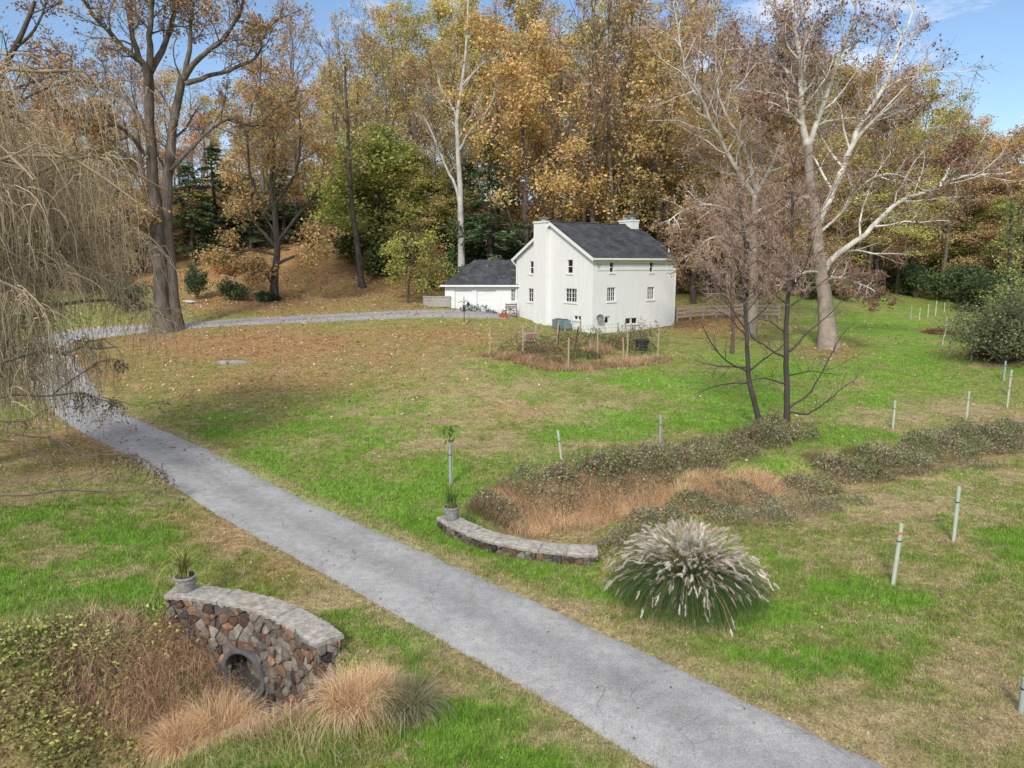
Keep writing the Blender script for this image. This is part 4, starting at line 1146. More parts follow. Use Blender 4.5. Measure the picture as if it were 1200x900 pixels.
# retaining wall left of the garage, red planter, flat stone, white board, debris
a = at_depth(499, 69.5); b = PD(527, 355, 69)[:2]
o = thing('low_wall', 'low pale rendered retaining wall left of the garage', 'low wall', (a[0], a[1], a[2]))
q = MB(); q.box(((b[0] - a[0]) / 2, 0, .4), (b[0] - a[0], .3, .95)); q.build('body', M['cap'], o); q = MB(); q.box(((b[0] - a[0]) / 2, 0, .92), (b[0] - a[0] + .1, .38, .1)); q.build('cap', M['cap'], o)
p = PD(590, 370, 67.5); zp = gz(p[0], p[1])
o = thing('planter_box', 'small red planter in the bed by the garage corner', 'planter', (p[0], p[1], zp))
q = MB(); q.add([(-.35, -.2, -.1), (.35, -.2, -.1), (.35, .2, -.1), (-.35, .2, -.1), (-.45, -.28, .42), (.45, -.28, .42), (.45, .28, .42), (-.45, .28, .42)], np.array([(0, 3, 2, 1), (0, 1, 5, 4), (1, 2, 6, 5), (2, 3, 7, 6), (3, 0, 4, 7)])); q.box((0, 0, .34), (.8, .46, .04)); q.build('body', M['red'], o)
rr_ = np.random.default_rng(12); q = MB(); N = 60; q.leaves(np.stack([rr_.normal(0, .25, N), rr_.normal(0, .15, N), rr_.uniform(.35, .8, N)], 1), .13, np.array((.08, .07, .04)) * rr_.uniform(.6, 1.6, (N, 1)), rr_); q.build('foliage', M['leaf'], o)
g = G(223, 355)
q = MB(); q.box((0, 0, .14), (1.25, .7, .06), rz=-.5, tilt=('y', .08)); q.box((-.2, .1, .06), (.2, .5, .14), rz=-.5); tag(q.build('board', M['trim'], loc=tuple(g)), 'white flat board lying on the leafy ground behind the big left tree', 'board')
g = G(273, 426)
rr_ = np.random.default_rng(5); q = MB()
for k in range(4):
    n = 14; ang = np.linspace(0, 2 * math.pi, n, endpoint=False); rad = rr_.uniform(.7, 1.1, n) * rr_.uniform(.22, .45)
    c0 = np.array([rr_.uniform(-.6, .6), rr_.uniform(-.15, .15)])
    rings = [(1.0, -.1), (1.02, .08), (.8, .17), (.3, .2)]
    V = [(c0[0] + rad[i] * f_ * math.cos(ang[i]) * 1.4, c0[1] + rad[i] * f_ * math.sin(ang[i]), z + rr_.normal(0, .01)) for f_, z in rings for i in range(n)]
    F = np.array([(r * n + i, r * n + (i + 1) % n, (r + 1) * n + (i + 1) % n, (r + 1) * n + i) for r in range(3) for i in range(n)])
    q.add(V, [F, np.array([list(range(3 * n, 4 * n))])])
tag(q.build('flat_rock', M['rock'], loc=tuple(g)), 'flat grey rock lying in the leafy lawn below the drive', 'rock')
# ------------------------------------------------------------------ trees
def unit(v):
    v = np.asarray(v, float); return v / max(np.linalg.norm(v), 1e-9)

def grow(rng, path, r0, r1, levels, tubes, tips, sides=8, col=(1, 1, 1), lcol=None, away=None):
    """limbs along a path, recursively; levels = dicts n, start, end, ang, len, up, wander, pts, sides, rr, tip"""
    path = np.asarray(path, float); n = len(path)
    rad = r0 + (r1 - r0) * np.linspace(0, 1, n) ** .85
    tubes.append((path, rad, sides, col))
    if not levels: return
    L = levels[0]; rest = levels[1:]
    seg = np.linalg.norm(np.diff(path, axis=0), axis=1); cum = np.concatenate([[0], np.cumsum(seg)]); tot = cum[-1]
    cnt = L['n'] if L.get('fixed') else max(1, int(round(L['n'] * rng.uniform(.75, 1.25))))
    ts = L.get('start', .3) + (L.get('end', 1.) - L.get('start', .3)) * (np.arange(cnt) + rng.uniform(0, 1, cnt)) / cnt
    phi0 = rng.uniform(0, 6.28)
    for k, t in enumerate(ts):
        s = t * tot; i = min(int(np.searchsorted(cum, s)) - 1, n - 2); i = max(i, 0)
        u = (s - cum[i]) / max(seg[i], 1e-9); p = path[i] * (1 - u) + path[i + 1] * u
        d = unit(path[i + 1] - path[i]); r = rad[i] * (1 - u) + rad[i + 1] * u
        phi = phi0 + k * 2.4 + rng.normal(0, .5)
        a = unit(np.cross(d, (0.3, .2, 1) if abs(d[2]) < .9 else (1, .1, 0))); b = np.cross(d, a)
        ang = math.radians(L['ang'] + rng.normal(0, 9))
        nd = d * math.cos(ang) + (a * math.cos(phi) + b * math.sin(phi)) * math.sin(ang)
        shape = L['shape'](t) if 'shape' in L else (1.08 - .65 * t)
        ln = (L['abs'] if 'abs' in L else L['len'] * tot) * shape * rng.uniform(.7, 1.2)
        m = L.get('pts', 5); q = [p]; cd = unit(nd); st = ln / (m - 1)
        for j in range(m - 1):
            cd = unit(cd + rng.normal(0, L.get('wander', .15), 3) + np.array([0, 0, L.get('up', .08)]))
            q.append(q[-1] + cd * st)
        q = np.array(q)
        cr = max(r * L.get('rr', .5), L.get('rmin', .012)) * min(1, .35 + ln / max(tot * .3, .01))
        cr = max(min(cr, r * .95), L.get('rmin', .012) * .8)
        grow(rng, q, cr, max(cr * .25, L.get('rend', .008)), rest, tubes, tips, L.get('sides', 4), L.get('col', col))
        if L.get('tip') or not rest:
            for j in range(max(1, m - 2), m): tips.append(q[j])

def crown_leaves(mb, tips, per, spread, size, palette, rng, weights=None, flat=.2, squash=.7):
    tips = np.asarray(tips); N = len(tips) * per
    P = np.repeat(tips, per, axis=0) + rng.normal(0, 1, (N, 3)) * spread * np.array([1, 1, squash])
    pal = np.asarray(palette); ci = rng.choice(len(pal), size=len(tips), p=weights)
    c = np.repeat(pal[ci], per, axis=0) * rng.uniform(.65, 1.4, (N, 1))
    mix = rng.random(N) < .25
    c[mix] = pal[rng.integers(len(pal), size=mix.sum())]
    mb.leaves(P, rng.uniform(.4, 1.5, N) * size, c, rng, flat=flat)

def trunk_path(rng, H, n=9, lean=.03, wob=.012, top=1.0):
    d = rng.normal(0, lean, 2); p = [np.array([0, 0, -.4])]
    off = np.zeros(2)
    for k in range(1, n):
        off = off + rng.normal(0, wob, 2) * H
        t = k / (n - 1)
        p.append(np.array([d[0] * H * t + off[0], d[1] * H * t + off[1], H * t * top]))
    return np.array(p)

GOLD = [(.56, .44, .15), (.60, .49, .19), (.47, .39, .15), (.54, .38, .14)]
OLIVE = [(.42, .36, .13), (.48, .41, .15), (.34, .31, .115), (.52, .42, .16)]
RUST = [(.50, .31, .145), (.44, .245, .11), (.56, .37, .175), (.40, .27, .15)]
BROWN = [(.42, .30, .18), (.48, .35, .21), (.34, .25, .16), (.48, .31, .15)]
GREENS = [(.10, .145, .045), (.14, .185, .055), (.075, .115, .04), (.20, .215, .07)]
PALEG = [(.28, .30, .085), (.34, .34, .10), (.20, .24, .07), (.39, .33, .10)]
DEEP = [(.07, .105, .052), (.09, .135, .06), (.115, .155, .065)]

def forest_tree(seed, H, kind, pal, per=15, size=.30, spread=.62, bark='dark_bark', dens=1.25, crown0=.16, wide=.32):
    rng = np.random.default_rng(seed)
    o = thing('forest_tree', 'x', 'tree')
    T, tips = [], []
    path = trunk_path(rng, H, 9)
    lv = [dict(n=15 * dens, start=crown0, end=.98, ang=52, len=wide, up=.10, wander=.16, pts=6, sides=5, rr=.42, rmin=.05, shape=lambda t: 1.1 - .85 * max(0, (t - .5)) * 1.3),
          dict(n=5, start=.25, ang=42, len=.42, up=.09, wander=.2, pts=4, sides=4, rr=.5, rmin=.025, tip=True),
          dict(n=4, start=.3, ang=40, len=.45, up=.05, wander=.22, pts=3, sides=3, rr=.5, rmin=.016, rend=.01)]
    grow(rng, path, H * .0135, .04, lv, T, tips, 8)
    mb = MB(); mb.tubes(T); mb.build('trunk', M[bark], o)
    mb = MB(); crown_leaves(mb, tips, per, spread, size, pal, rng); mb.build('crown', M['forest_leaf'], o)
    return o

def bare_forest_tree(seed, H):
    rng = np.random.default_rng(seed)
    o = thing('bare_tree', 'x', 'tree')
    T, tips = [], []
    path = trunk_path(rng, H, 9, wob=.008)
    lv = [dict(n=16, start=.32, end=.98, ang=36, len=.36, up=.10, wander=.12, pts=6, sides=5, rr=.5, rmin=.05),
          dict(n=7, start=.2, ang=36, len=.42, up=.07, wander=.16, pts=5, sides=4, rr=.5, rmin=.022),
          dict(n=6, start=.2, ang=38, len=.45, up=.04, wander=.2, pts=4, sides=3, rr=.5, rmin=.014, rend=.009)]
    grow(rng, path, H * .0115, .04, lv, T, tips, 8)
    mb = MB(); mb.tubes(T); mb.build('trunk', M['bark'], o)
    tips = np.array(tips); sel = tips[rng.random(len(tips)) < .45]
    mb = MB(); crown_leaves(mb, sel, 3, .3, .24, BROWN, rng); mb.build('crown', M['forest_leaf'], o)
    return o

def conifer(seed, H):
    rng = np.random.default_rng(seed)
    o = thing('conifer', 'x', 'tree')
    T = [(trunk_path(rng, H, 7, .01, .004), np.linspace(H * .016, .03, 7), 7, (1, 1, 1))]
    P = []; 
    for k in range(int(H * 7)):
        t = rng.uniform(.06, .99); z = t * H; ln = (1 - t) ** .8 * H * .24 * rng.uniform(.6, 1.15) + .25
        a = rng.uniform(0, 6.28); d = np.array([math.cos(a), math.sin(a), 0])
        s = np.linspace(0, 1, 5)
        pts = np.array([0, 0, z]) + d * (ln * s)[:, None] + np.array([0, 0, 1.]) * (ln * (.05 * s - .32 * s ** 2 + .1 * s ** 3))[:, None]
        T.append((pts, np.linspace(.045, .012, 5), 3, (1, 1, 1)))
        m = int(ln * 16) + 6; u = rng.uniform(.15, 1.05, m) ** .7
        P.append(np.array([0, 0, z]) + d * (ln * u)[:, None] + np.array([0, 0, 1.]) * (ln * (.05 * u - .32 * u ** 2))[:, None] + rng.normal(0, .22, (m, 3)) * np.array([1, 1, .45]))
    mb = MB(); mb.tubes(T); mb.build('trunk', M['dark_bark'], o)
    P = np.vstack(P); N = len(P); mb = MB()
    mb.leaves(P, rng.uniform(.25, .5, N), np.array(DEEP)[rng.integers(3, size=N)] * rng.uniform(.6, 1.5, (N, 1)), rng, flat=.4, aspect=.5)
    mb.build('crown', M['forest_leaf'], o)
    return o

def shrub(seed, R, H, pal, n=2600, size=.2, name='shrub', cat='shrub', stems=26, mat_='forest_leaf', twiggy=False):
    """a bush of many stems; leaves cluster in uneven clumps"""
    rng = np.random.default_rng(seed)
    o = thing(name, 'x', cat)
    T = []; tips = []
    for k in range(stems):
        a = rng.uniform(0, 6.28); le = rng.uniform(.1, 1.0); e = np.array([math.cos(a) * R * le, math.sin(a) * R * le, H * rng.uniform(.55, 1.0) * math.sqrt(max(.08, 1 - .75 * le ** 2))])
        s = np.linspace(0, 1, 6)[:, None]
        pts = e * np.concatenate([s ** 1.15, s ** 1.15, s ** .85], 1) + rng.normal(0, .04 * R, (6, 3)) * s
        grow(rng, pts, .028 * max(R, .6), .008, [dict(n=7, start=.25, ang=45, len=.34, up=.1, wander=.2, pts=4, sides=3, rr=.5, rmin=.008, tip=True, rend=.005)], T, tips, 4, col=(.15, .12, .09))
    mb = MB(); mb.tubes(T); mb.build('stems', M['twig'], o)
    if not twiggy or n:
        per = max(1, n // len(tips)); mb = MB(); crown_leaves(mb, tips, per, R * .13, size, pal, rng); mb.build('foliage', M[mat_], o)
    return o

rngF = np.random.default_rng(77)
P_ = {
    'gold': [forest_tree(11, 25, 'gold', GOLD), forest_tree(12, 25, 'gold', GOLD + OLIVE[1:2], dens=1.15, wide=.27)],
    'olive': [forest_tree(13, 25, 'olive', OLIVE), forest_tree(14, 25, 'olive', OLIVE + PALEG[:1], dens=1.1, crown0=.25)],
    'rust': [forest_tree(15, 25, 'rust', RUST, per=11), forest_tree(16, 25, 'rust', RUST + GOLD[:1], per=10)],
    'brown': [forest_tree(17, 25, 'brown', BROWN, per=10, size=.27), forest_tree(18, 25, 'brown', BROWN + RUST[:1], per=9, size=.27, wide=.34)],
    'bare': [bare_forest_tree(19, 25), bare_forest_tree(20, 25)],
    'green': [forest_tree(21, 15, 'green', PALEG + [(.30, .29, .09)], per=17, crown0=.12, wide=.36)],
    'conifer': [conifer(22, 17)],
}
PH = {'gold': 25, 'olive': 25, 'rust': 25, 'brown': 25, 'bare': 25, 'green': 15, 'conifer': 17}
used = set()
ZONE = lambda px: 'at the left' if px < 330 else 'above the garage' if px < 590 else 'behind the house' if px < 850 else 'behind the sycamores' if px < 1060 else 'at the right edge'
WHAT = dict(gold='golden yellow forest tree with dark limbs', olive='olive-green forest tree turning yellow', rust='rusty orange forest tree', brown='thinly leaved tan-brown forest tree', bare='tall grey leafless forest tree', green='pale yellow-green broad tree', conifer='dark green conifer')
def place_tree(kind, px, D, top_y, name=None, label=None, cat=None, group='forest trees on the slope', sx=1.0):
    i = int(rngF.integers(len(P_[kind]))); src = P_[kind][i]
    first = src.name not in used
    o = src if first else copy_tree(src)
    used.add(src.name)
    g = at_depth(px, D)
    Hh = max(6.0, (HC + (310 - top_y) / FPX * D - g[2]) * (.91 if kind not in ('conifer', 'bare') else .96))
    s = Hh / PH[kind]
    o.location = tuple(g); o.rotation_euler = (0, 0, rngF.uniform(0, 6.28))
    w = s ** .65 * rngF.uniform(.9, 1.15) * sx
    o.scale = (w, w, s)
    tag(o, label or (WHAT[kind] + ' ' + ZONE(px)), cat or 'tree', group)
    return o
SKY = [(-200, 80), (0, 95), (60, 100), (130, 85), (220, 80), (262, 120), (300, 112), (330, 36), (365, 42), (392, 62), (420, 45), (460, 34), (500, 28), (540, 12), (600, 20), (640, 22), (690, 30), (740, 22), (790, 34), (850, 60), (900, 62), (960, 78), (1010, 88), (1050, 105), (1090, 135), (1130, 158), (1170, 165), (1210, 180), (1400, 160)]
def skyline(px): return float(np.interp(px, [a for a, b in SKY], [b for a, b in SKY]))
def pick(px, row):
    r = rngF.random()
    if px < 250: w = dict(brown=.45, gold=.2, bare=.33, rust=.02)
    elif px < 400: w = dict(rust=.1, gold=.42, brown=.28, bare=.2)
    elif px < 520: w = dict(olive=.5, gold=.2, bare=.3)
    elif px < 600: w = dict(gold=.42, olive=.33, bare=.25)
    elif px < 720: w = dict(gold=.5, olive=.1, brown=.18, bare=.22)
    elif px < 900: w = dict(rust=.27, gold=.2, brown=.28, bare=.25)
    elif px < 1060: w = dict(olive=.3, rust=.15, gold=.25, brown=.2, bare=.1)
    else: w = dict(brown=.35, olive=.3, rust=.25, gold=.1)
    k = list(w); return str(rngF.choice(k, p=np.array([w[q] for q in k]) / sum(w.values())))
def onset(px): return float(np.interp(px, [-200, 0, 120, 200, 260, 430, 470, 520, 800, 900, 1000, 1060, 1120, 1200, 1400], [70, 74, 76, 82, 92, 92, 88, 82, 82, 86, 94, 104, 104, 98, 96]))
for D, frac in ((84, .62), (92, .5), (100, .34), (109, .2), (119, .06), (131, 0)):
    step = 6.6 / D * FPX
    px = -110 + rngF.uniform(0, step)
    while px < 1320:
        q = px + rngF.normal(0, step * .2); d = D + rngF.normal(0, 2.2)
        if d > onset(q) and not (d < 100 and 255 < q < 330 and rngF.random() < .5):
            sk = skyline(q)
            base = 310
            top = sk + (base - sk) * frac * rngF.uniform(.55, 1.25) + rngF.uniform(-2, 18) * (frac > 0) + rngF.uniform(-4, 12)
            place_tree(pick(q, D), q, d, top)
        px += step
# lower trees that close the front of the wood
for r_ in range(2):
    px = -60
    while px < 1280:
        q = px + rngF.normal(0, 8); D = onset(q) + rngF.uniform(0, 5) + 7 * r_
        if not (200 < q < 425 and D < 96) and not (505 < q < 605) and not (675 < q < 750 and r_ == 0) and not (606 < q < 630 and r_ == 0):
            k = pick(q, 0); k = 'brown' if k == 'bare' else k
            if rngF.random() < .25: k = 'green'
            place_tree(k, q, D, rngF.uniform(190, 262) - 40 * r_, label={'gold': 'low golden', 'olive': 'low olive-green', 'rust': 'low rusty orange', 'brown': 'low tan-brown', 'green': 'low yellow-green'}[k] + ' tree along the front of the wood ' + ZONE(q), group='low trees along the front of the wood', sx=1.35)
        px += 34
# leafless trees that stand in front of the coloured ones
px = -30
while px < 1230:
    q = px + rngF.normal(0, 9); D = onset(q) - 1 + rngF.uniform(0, 4)
    if not (510 < q < 800 and D < 77) and not (200 < q < 300): place_tree('bare', q, D, skyline(q) + rngF.uniform(-10, 95), label='grey leafless tree in front of the coloured wood ' + ZONE(q), group='leafless trees in front of the wood')
    px += 36
# particular trees of the wood
place_tree('green', 452, 84, 165, label='bright yellow-green broad tree on the slope left of the white trunk', sx=1.3)
place_tree('green', 425, 90, 190, label='pale green tree above the brown slope', sx=1.2)
place_tree('conifer', 578, 79, 160, name='conifer', label='dark green conifer behind the garage roof', sx=1.5)
place_tree('conifer', 552, 84, 185, label='dark green conifer just right of the pale forked trunk', sx=1.4)
place_tree('conifer', 520, 88, 215, label='dark green conifer left of the pale forked trunk', sx=1.5)
place_tree('conifer', 640, 90, 215, label='dark conifer hidden behind the chimney of the house', sx=1.3)
place_tree('conifer', 240, 86, 190, label='dark conifer in the shade right of the big left trunk', sx=1.5)
place_tree('conifer', 270, 90, 170, label='dark conifer at the back of the left slope', sx=1.5)
place_tree('conifer', 305, 90, 205, label='dark conifer straight behind the maple', sx=1.7)
place_tree('conifer', 345, 92, 195, label='dark conifer right behind the maple crown', sx=1.7)
place_tree('conifer', 385, 93, 215, label='dark conifer at the top of the brown slope', sx=1.7)
place_tree('gold', 618, 77, 48, label='tall golden tree with a straight dark trunk behind the white chimney')
place_tree('bare', 693, 77.5, -10, label='tall dark leafless tree behind the house roof, left of a close pair')
place_tree('bare', 712, 78.5, 5, label='tall dark leafless tree behind the house roof, middle of three')
place_tree('bare', 735, 79, 0, label='tall dark leafless tree behind the roof, nearest the right chimney')
place_tree('rust', 768, 78, 20, label='orange tree with a dark trunk beyond the right chimney')
place_tree('rust', 808, 76, 150, label='low rusty orange tree just right of the house', sx=1.4)
place_tree('brown', 860, 80, 170, label='low tan-brown tree behind the rail fence')
place_tree('bare', 1088, 100, 150, label='straight grey trunk at the edge of the wood on the right')

# undergrowth bushes along the edge of the wood
SH = {'green': shrub(31, 2.2, 2.6, GREENS + PALEG[:1], n=3200, size=.26, name='bush', cat='bush'), 'brown': shrub(32, 2.2, 2.4, BROWN, n=1200, size=.2, name='bush', cat='bush', stems=40), 'dark': shrub(33, 2.4, 3.0, DEEP + GREENS[:1], n=3400, size=.26, name='bush', cat='bush'),
      'pale': shrub(34, 2.2, 2.5, PALEG + OLIVE[:2], n=2400, size=.22, name='bush', cat='bush')}
SHW = dict(green='green leafy bush at the foot of the wood', brown='brown twiggy bush at the foot of the wood', dark='dark evergreen bush at the foot of the wood', pale='yellowish bush at the foot of the wood')
def place_bush(kind, px, D, s, label=None, sz=1.0, group='bushes at the foot of the wood'):
    src = SH[kind]; o = src if src.name not in used else copy_tree(src); used.add(src.name)
    g = at_depth(px, D); o.location = tuple(g); o.rotation_euler = (0, 0, rngF.uniform(0, 6.28)); o.scale = (s, s, s * sz)
    tag(o, label or (SHW[kind] + ' ' + ZONE(px)), 'bush', group)
    return o
for px in np.arange(-40, 1260, 17):
    o_ = onset(px)
    for r in range(2):
        q = px + rngF.normal(0, 8); D = o_ + rngF.uniform(-4, 5) + r * 6
        if 200 < q < 440 and D < 92: continue
        if 510 < q < 800 and D < 77: continue
        k = rngF.choice(['green', 'brown', 'dark', 'pale'], p=[.45, .1, .35, .1] if 430 < q < 620 else [.12, .6, .12, .16] if q < 1000 else [.28, .34, .26, .12])
        place_bush(str(k), q, D, rngF.uniform(.8, 1.5))
for px, D, s, k in ((440, 84, 2.0, 'green'), (425, 86, 1.6, 'dark'), (462, 82, 1.6, 'green'), (508, 78, 1.4, 'pale'), (1110, 98, 1.7, 'dark'), (1140, 90, 1.6, 'dark'), (1060, 100, 1.5, 'dark'), (1180, 84, 1.7, 'green')):
    place_bush(k, px, D, s)

# ------------------------------------------------------------------ trees that stand on their own, limbs drawn at their own distance
def limb(px, D, rng, dz=0.0):
    """photo-pixel polyline -> 3D limb; it leans nearer or farther along its length by dz metres"""
    n = len(px); k = np.linspace(0, 1, n)
    return np.array([PD(x, y, D + dz * t) for (x, y), t in zip(px, k)])
def smooth(P, n=4): return catmull(P, n)

def own_tree(name, label, base_px, D, limbs, levels, bark, leaves=None, seed=1, cat='tree', col=(1, 1, 1), flare=1.35, sides=9, twig_split=True, crown_mat='leaf'):
    rng = np.random.default_rng(seed)
    g = at_depth(base_px, D)
    o = thing(name, label, cat, g)
    T, tips = [], []
    for L in limbs:
        pts = smooth(limb(L['p'], D + L.get('d', 0), rng, L.get('dz', 0)), 4) - g
        jit = np.cumsum(rng.normal(0, .16 * L['r'][0] + .02, pts.shape), axis=0); jit[:2] = 0
        pts = pts + (jit - np.linspace(0, 1, len(pts))[:, None] * jit[-1] * .6) * (.35 if L.get('base') else 1)
        if L.get('base'):
            pts[0] = pts[0] * np.array([1, 1, 0]) + np.array([0, 0, -.3]); 
        n0 = len(T)
        grow(rng, pts, L['r'][0], L['r'][1], L.get('lv', levels), T, tips, sides, L.get('col', col))
        if L.get('base'):
            p, r, s, c = T[n0]; r = r.copy(); z = p[:, 2]; r *= 1 + (flare - 1) * np.exp(-np.maximum(z, 0) / (2.2 * L['r'][0])); T[n0] = (p, r, 12, c)
    mb = MB(); mb.tubes([t for t in T if t[2] > 4]); mb.build('trunk', M[bark], o, smooth=True)
    mb = MB(); tw = [t for t in T if t[2] <= 4]
    if tw: mb.tubes(tw); mb.build('branches', M[bark], o)
    if leaves:
        tp = np.array(tips); tp = tp[rng.random(len(tp)) < leaves.get('keep', 1)]
        mb = MB(); crown_leaves(mb, tp, leaves['per'], leaves['spread'], leaves['size'], leaves['pal'], rng); mb.build('crown', M[crown_mat], o)
    return o

big_lv = [dict(n=6, start=.25, ang=45, len=.42, up=.05, wander=.17, pts=6, sides=5, rr=.42, rmin=.05), dict(n=6, start=.2, ang=42, len=.45, up=.04, wander=.2, pts=5, sides=4, rr=.5, rmin=.025), dict(n=5, start=.2, ang=42, len=.5, up=.02, wander=.24, pts=4, sides=3, rr=.5, rmin=.014, rend=.008)]
trunk_lv = [dict(n=5, start=.55, ang=50, len=.30, up=.05, wander=.17, pts=6, sides=5, rr=.35, rmin=.05)] + big_lv[1:]
own_tree('big_tree', 'huge twin-stemmed grey-barked tree with few brown leaves, left beside the drive', 198, 56, [
    dict(p=[(193, 388), (190, 340), (186, 290), (181, 230), (177, 170), (175, 120), (174, 84)], r=(.56, .31), base=1, lv=[]),
    dict(p=[(204, 388), (201, 335), (198, 285), (197, 220), (201, 170), (207, 130), (216, 88)], r=(.52, .28), base=1, d=.5, lv=trunk_lv),
    dict(p=[(174, 90), (157, 45), (152, 0), (150, -60)], r=(.25, .08), dz=2), dict(p=[(175, 84), (178, 45), (180, 0), (182, -70)], r=(.28, .09), dz=-1),
    dict(p=[(176, 84), (192, 50), (202, 0), (206, -60)], r=(.28, .1), dz=3), dict(p=[(174, 110), (166, 75), (147, 62), (118, 32), (97, 0), (80, -30)], r=(.30, .08), dz=-4),
    dict(p=[(216, 92), (230, 70), (253, 50), (277, 20), (290, -20)], r=(.24, .07), dz=-3), dict(p=[(217, 98), (243, 90), (277, 80), (307, 63), (314, 38), (335, 20)], r=(.20, .05), dz=2),
    dict(p=[(216, 90), (222, 60), (224, 20), (232, -40)], r=(.22, .08), dz=1), dict(p=[(200, 200), (222, 175), (240, 158), (268, 137), (300, 146), (330, 120)], r=(.16, .04), dz=5),
    dict(p=[(188, 300), (170, 270), (150, 250), (128, 250)], r=(.14, .04), dz=-3), dict(p=[(178, 190), (160, 165), (138, 150), (110, 150), (80, 130)], r=(.18, .04), dz=-5),
    dict(p=[(177, 160), (150, 120), (120, 100), (85, 90), (60, 60)], r=(.2, .05), dz=3)],
    [dict(big_lv[0], n=12), dict(big_lv[1], n=9), dict(big_lv[2], n=8, rmin=.017, rend=.011)], 'bark', dict(keep=.34, per=2, spread=.3, size=.22, pal=BROWN + RUST), seed=41, flare=2.0)

SYC = [(.50, .46, .40), (.62, .59, .54)]
syc_lv = [dict(n=16, start=.12, ang=46, len=.42, up=.06, wander=.2, pts=6, sides=5, rr=.45, rmin=.045, col=(.66, .62, .56)), dict(n=8, start=.15, ang=44, len=.5, up=.03, wander=.26, pts=5, sides=4, rr=.5, rmin=.026, col=(.46, .39, .34)), dict(n=9, start=.1, ang=46, len=.6, up=.0, wander=.28, pts=4, sides=3, rr=.5, rmin=.017, rend=.010, col=(.33, .235, .195))]
W_ = (.55, .51, .45)
own_tree('sycamore', 'great white-limbed sycamore with a thick grey trunk on the right lawn', 970, 56, [
    dict(p=[(971, 408), (969, 375), (966, 335), (962, 300), (956, 255), (950, 215), (945, 170)], r=(.64, .30), base=1, lv=[], col=(.30, .245, .205)),
    dict(p=[(945, 172), (940, 125), (938, 80), (931, 30), (926, -30)], r=(.27, .06)), dict(p=[(947, 175), (963, 124), (974, 92), (988, 58), (1001, 26), (1006, -20)], r=(.22, .05), dz=-3),
    dict(p=[(960, 262), (971, 228), (987, 193), (1000, 160), (1009, 140), (1027, 110), (1038, 82), (1051, 48), (1064, 20), (1072, -20)], r=(.30, .05), dz=4),
    dict(p=[(1001, 158), (1027, 142), (1054, 134), (1080, 120)], r=(.13, .03), d=2), dict(p=[(965, 318), (983, 297), (1008, 277), (1034, 253), (1058, 236), (1084, 226), (1110, 216), (1134, 210), (1184, 206)], r=(.27, .05), dz=-5),
    dict(p=[(1101, 219), (1113, 197), (1120, 183), (1135, 165)], r=(.12, .03), d=-3.5), dict(p=[(944, 160), (936, 120), (930, 90), (910, 75), (887, 65), (860, 50)], r=(.2, .04), dz=3),
    dict(p=[(944, 150), (918, 130), (897, 123), (880, 125)], r=(.14, .03), dz=-2), dict(p=[(943, 110), (943, 60), (946, 0), (955, -40)], r=(.2, .05), dz=2),
    dict(p=[(952, 232), (930, 232), (910, 247), (893, 255)], r=(.16, .04), dz=-4), dict(p=[(958, 275), (985, 250), (1010, 215), (1050, 205), (1090, 230)], r=(.12, .03), dz=-3), dict(p=[(964, 330), (990, 325), (1020, 335), (1035, 350)], r=(.12, .03), dz=-4), dict(p=[(962, 318), (940, 322), (915, 335), (895, 338)], r=(.11, .03), dz=-3)],
    syc_lv, 'white_bark', dict(keep=.2, per=2, spread=.25, size=.2, pal=[(.26, .12, .07), (.26, .13, .06), (.16, .09, .055)]), seed=43, col=W_, flare=1.5)
own_tree('sycamore', 'smaller white-limbed sycamore forking low, left of the great one', 885, 60, [
    dict(p=[(880, 392), (882, 350), (883, 310), (884, 260), (886, 222)], r=(.42, .28), base=1, lv=[], col=(.28, .235, .20)),
    dict(p=[(885, 232), (862, 193), (850, 166), (837, 143), (823, 113), (810, 86), (800, 55), (790, 0)], r=(.20, .045), dz=-4), dict(p=[(886, 226), (880, 190), (867, 157), (850, 130), (841, 100), (838, 50), (830, 0)], r=(.17, .04), dz=2),
    dict(p=[(886, 224), (890, 187), (891, 150), (897, 110), (903, 78), (913, 50), (910, 0)], r=(.18, .04), dz=3), dict(p=[(887, 225), (903, 200), (914, 166), (922, 143), (931, 125)], r=(.18, .05), dz=-3),
    dict(p=[(884, 262), (870, 252), (833, 240), (800, 247), (780, 262)], r=(.16, .035), dz=-5), dict(p=[(883, 285), (860, 275), (830, 280), (813, 296), (795, 305)], r=(.13, .03), dz=-3), dict(p=[(872, 205), (850, 205), (825, 190), (800, 168)], r=(.12, .03), dz=4),
    dict(p=[(885, 250), (905, 235), (925, 220), (935, 200)], r=(.12, .03), dz=-3), dict(p=[(884, 290), (905, 278), (918, 262)], r=(.1, .03), dz=2)],
    syc_lv, 'white_bark', dict(keep=.3, per=2, spread=.25, size=.2, pal=RUST + [(.2, .1, .06)]), seed=44, col=W_)

# a pair of young bare trees with dense reddish twigs
RT = (.37, .255, .20)
yl = [dict(n=24, start=.22, end=.98, ang=58, len=.42, up=.03, wander=.12, pts=6, sides=4, rr=.45, rmin=.02, col=(.10, .08, .07), shape=lambda t: 1.15 - .7 * t), dict(n=11, start=.15, ang=45, len=.45, up=.05, wander=.16, pts=5, sides=3, rr=.5, rmin=.011, col=(.19, .135, .115)), dict(n=9, start=.1, ang=42, len=.5, up=.04, wander=.2, pts=4, sides=3, rr=.55, rmin=.0085, rend=.006, col=RT)]
bl = [dict(n=8, start=.2, ang=45, len=.4, up=.03, wander=.15, pts=5, sides=3, rr=.5, rmin=.009, col=(.11, .085, .07)), dict(n=5, start=.2, ang=42, len=.45, up=.03, wander=.2, pts=4, sides=3, rr=.5, rmin=.006, rend=.0035, col=(.15, .11, .09))]
BK = (.075, .062, .055)
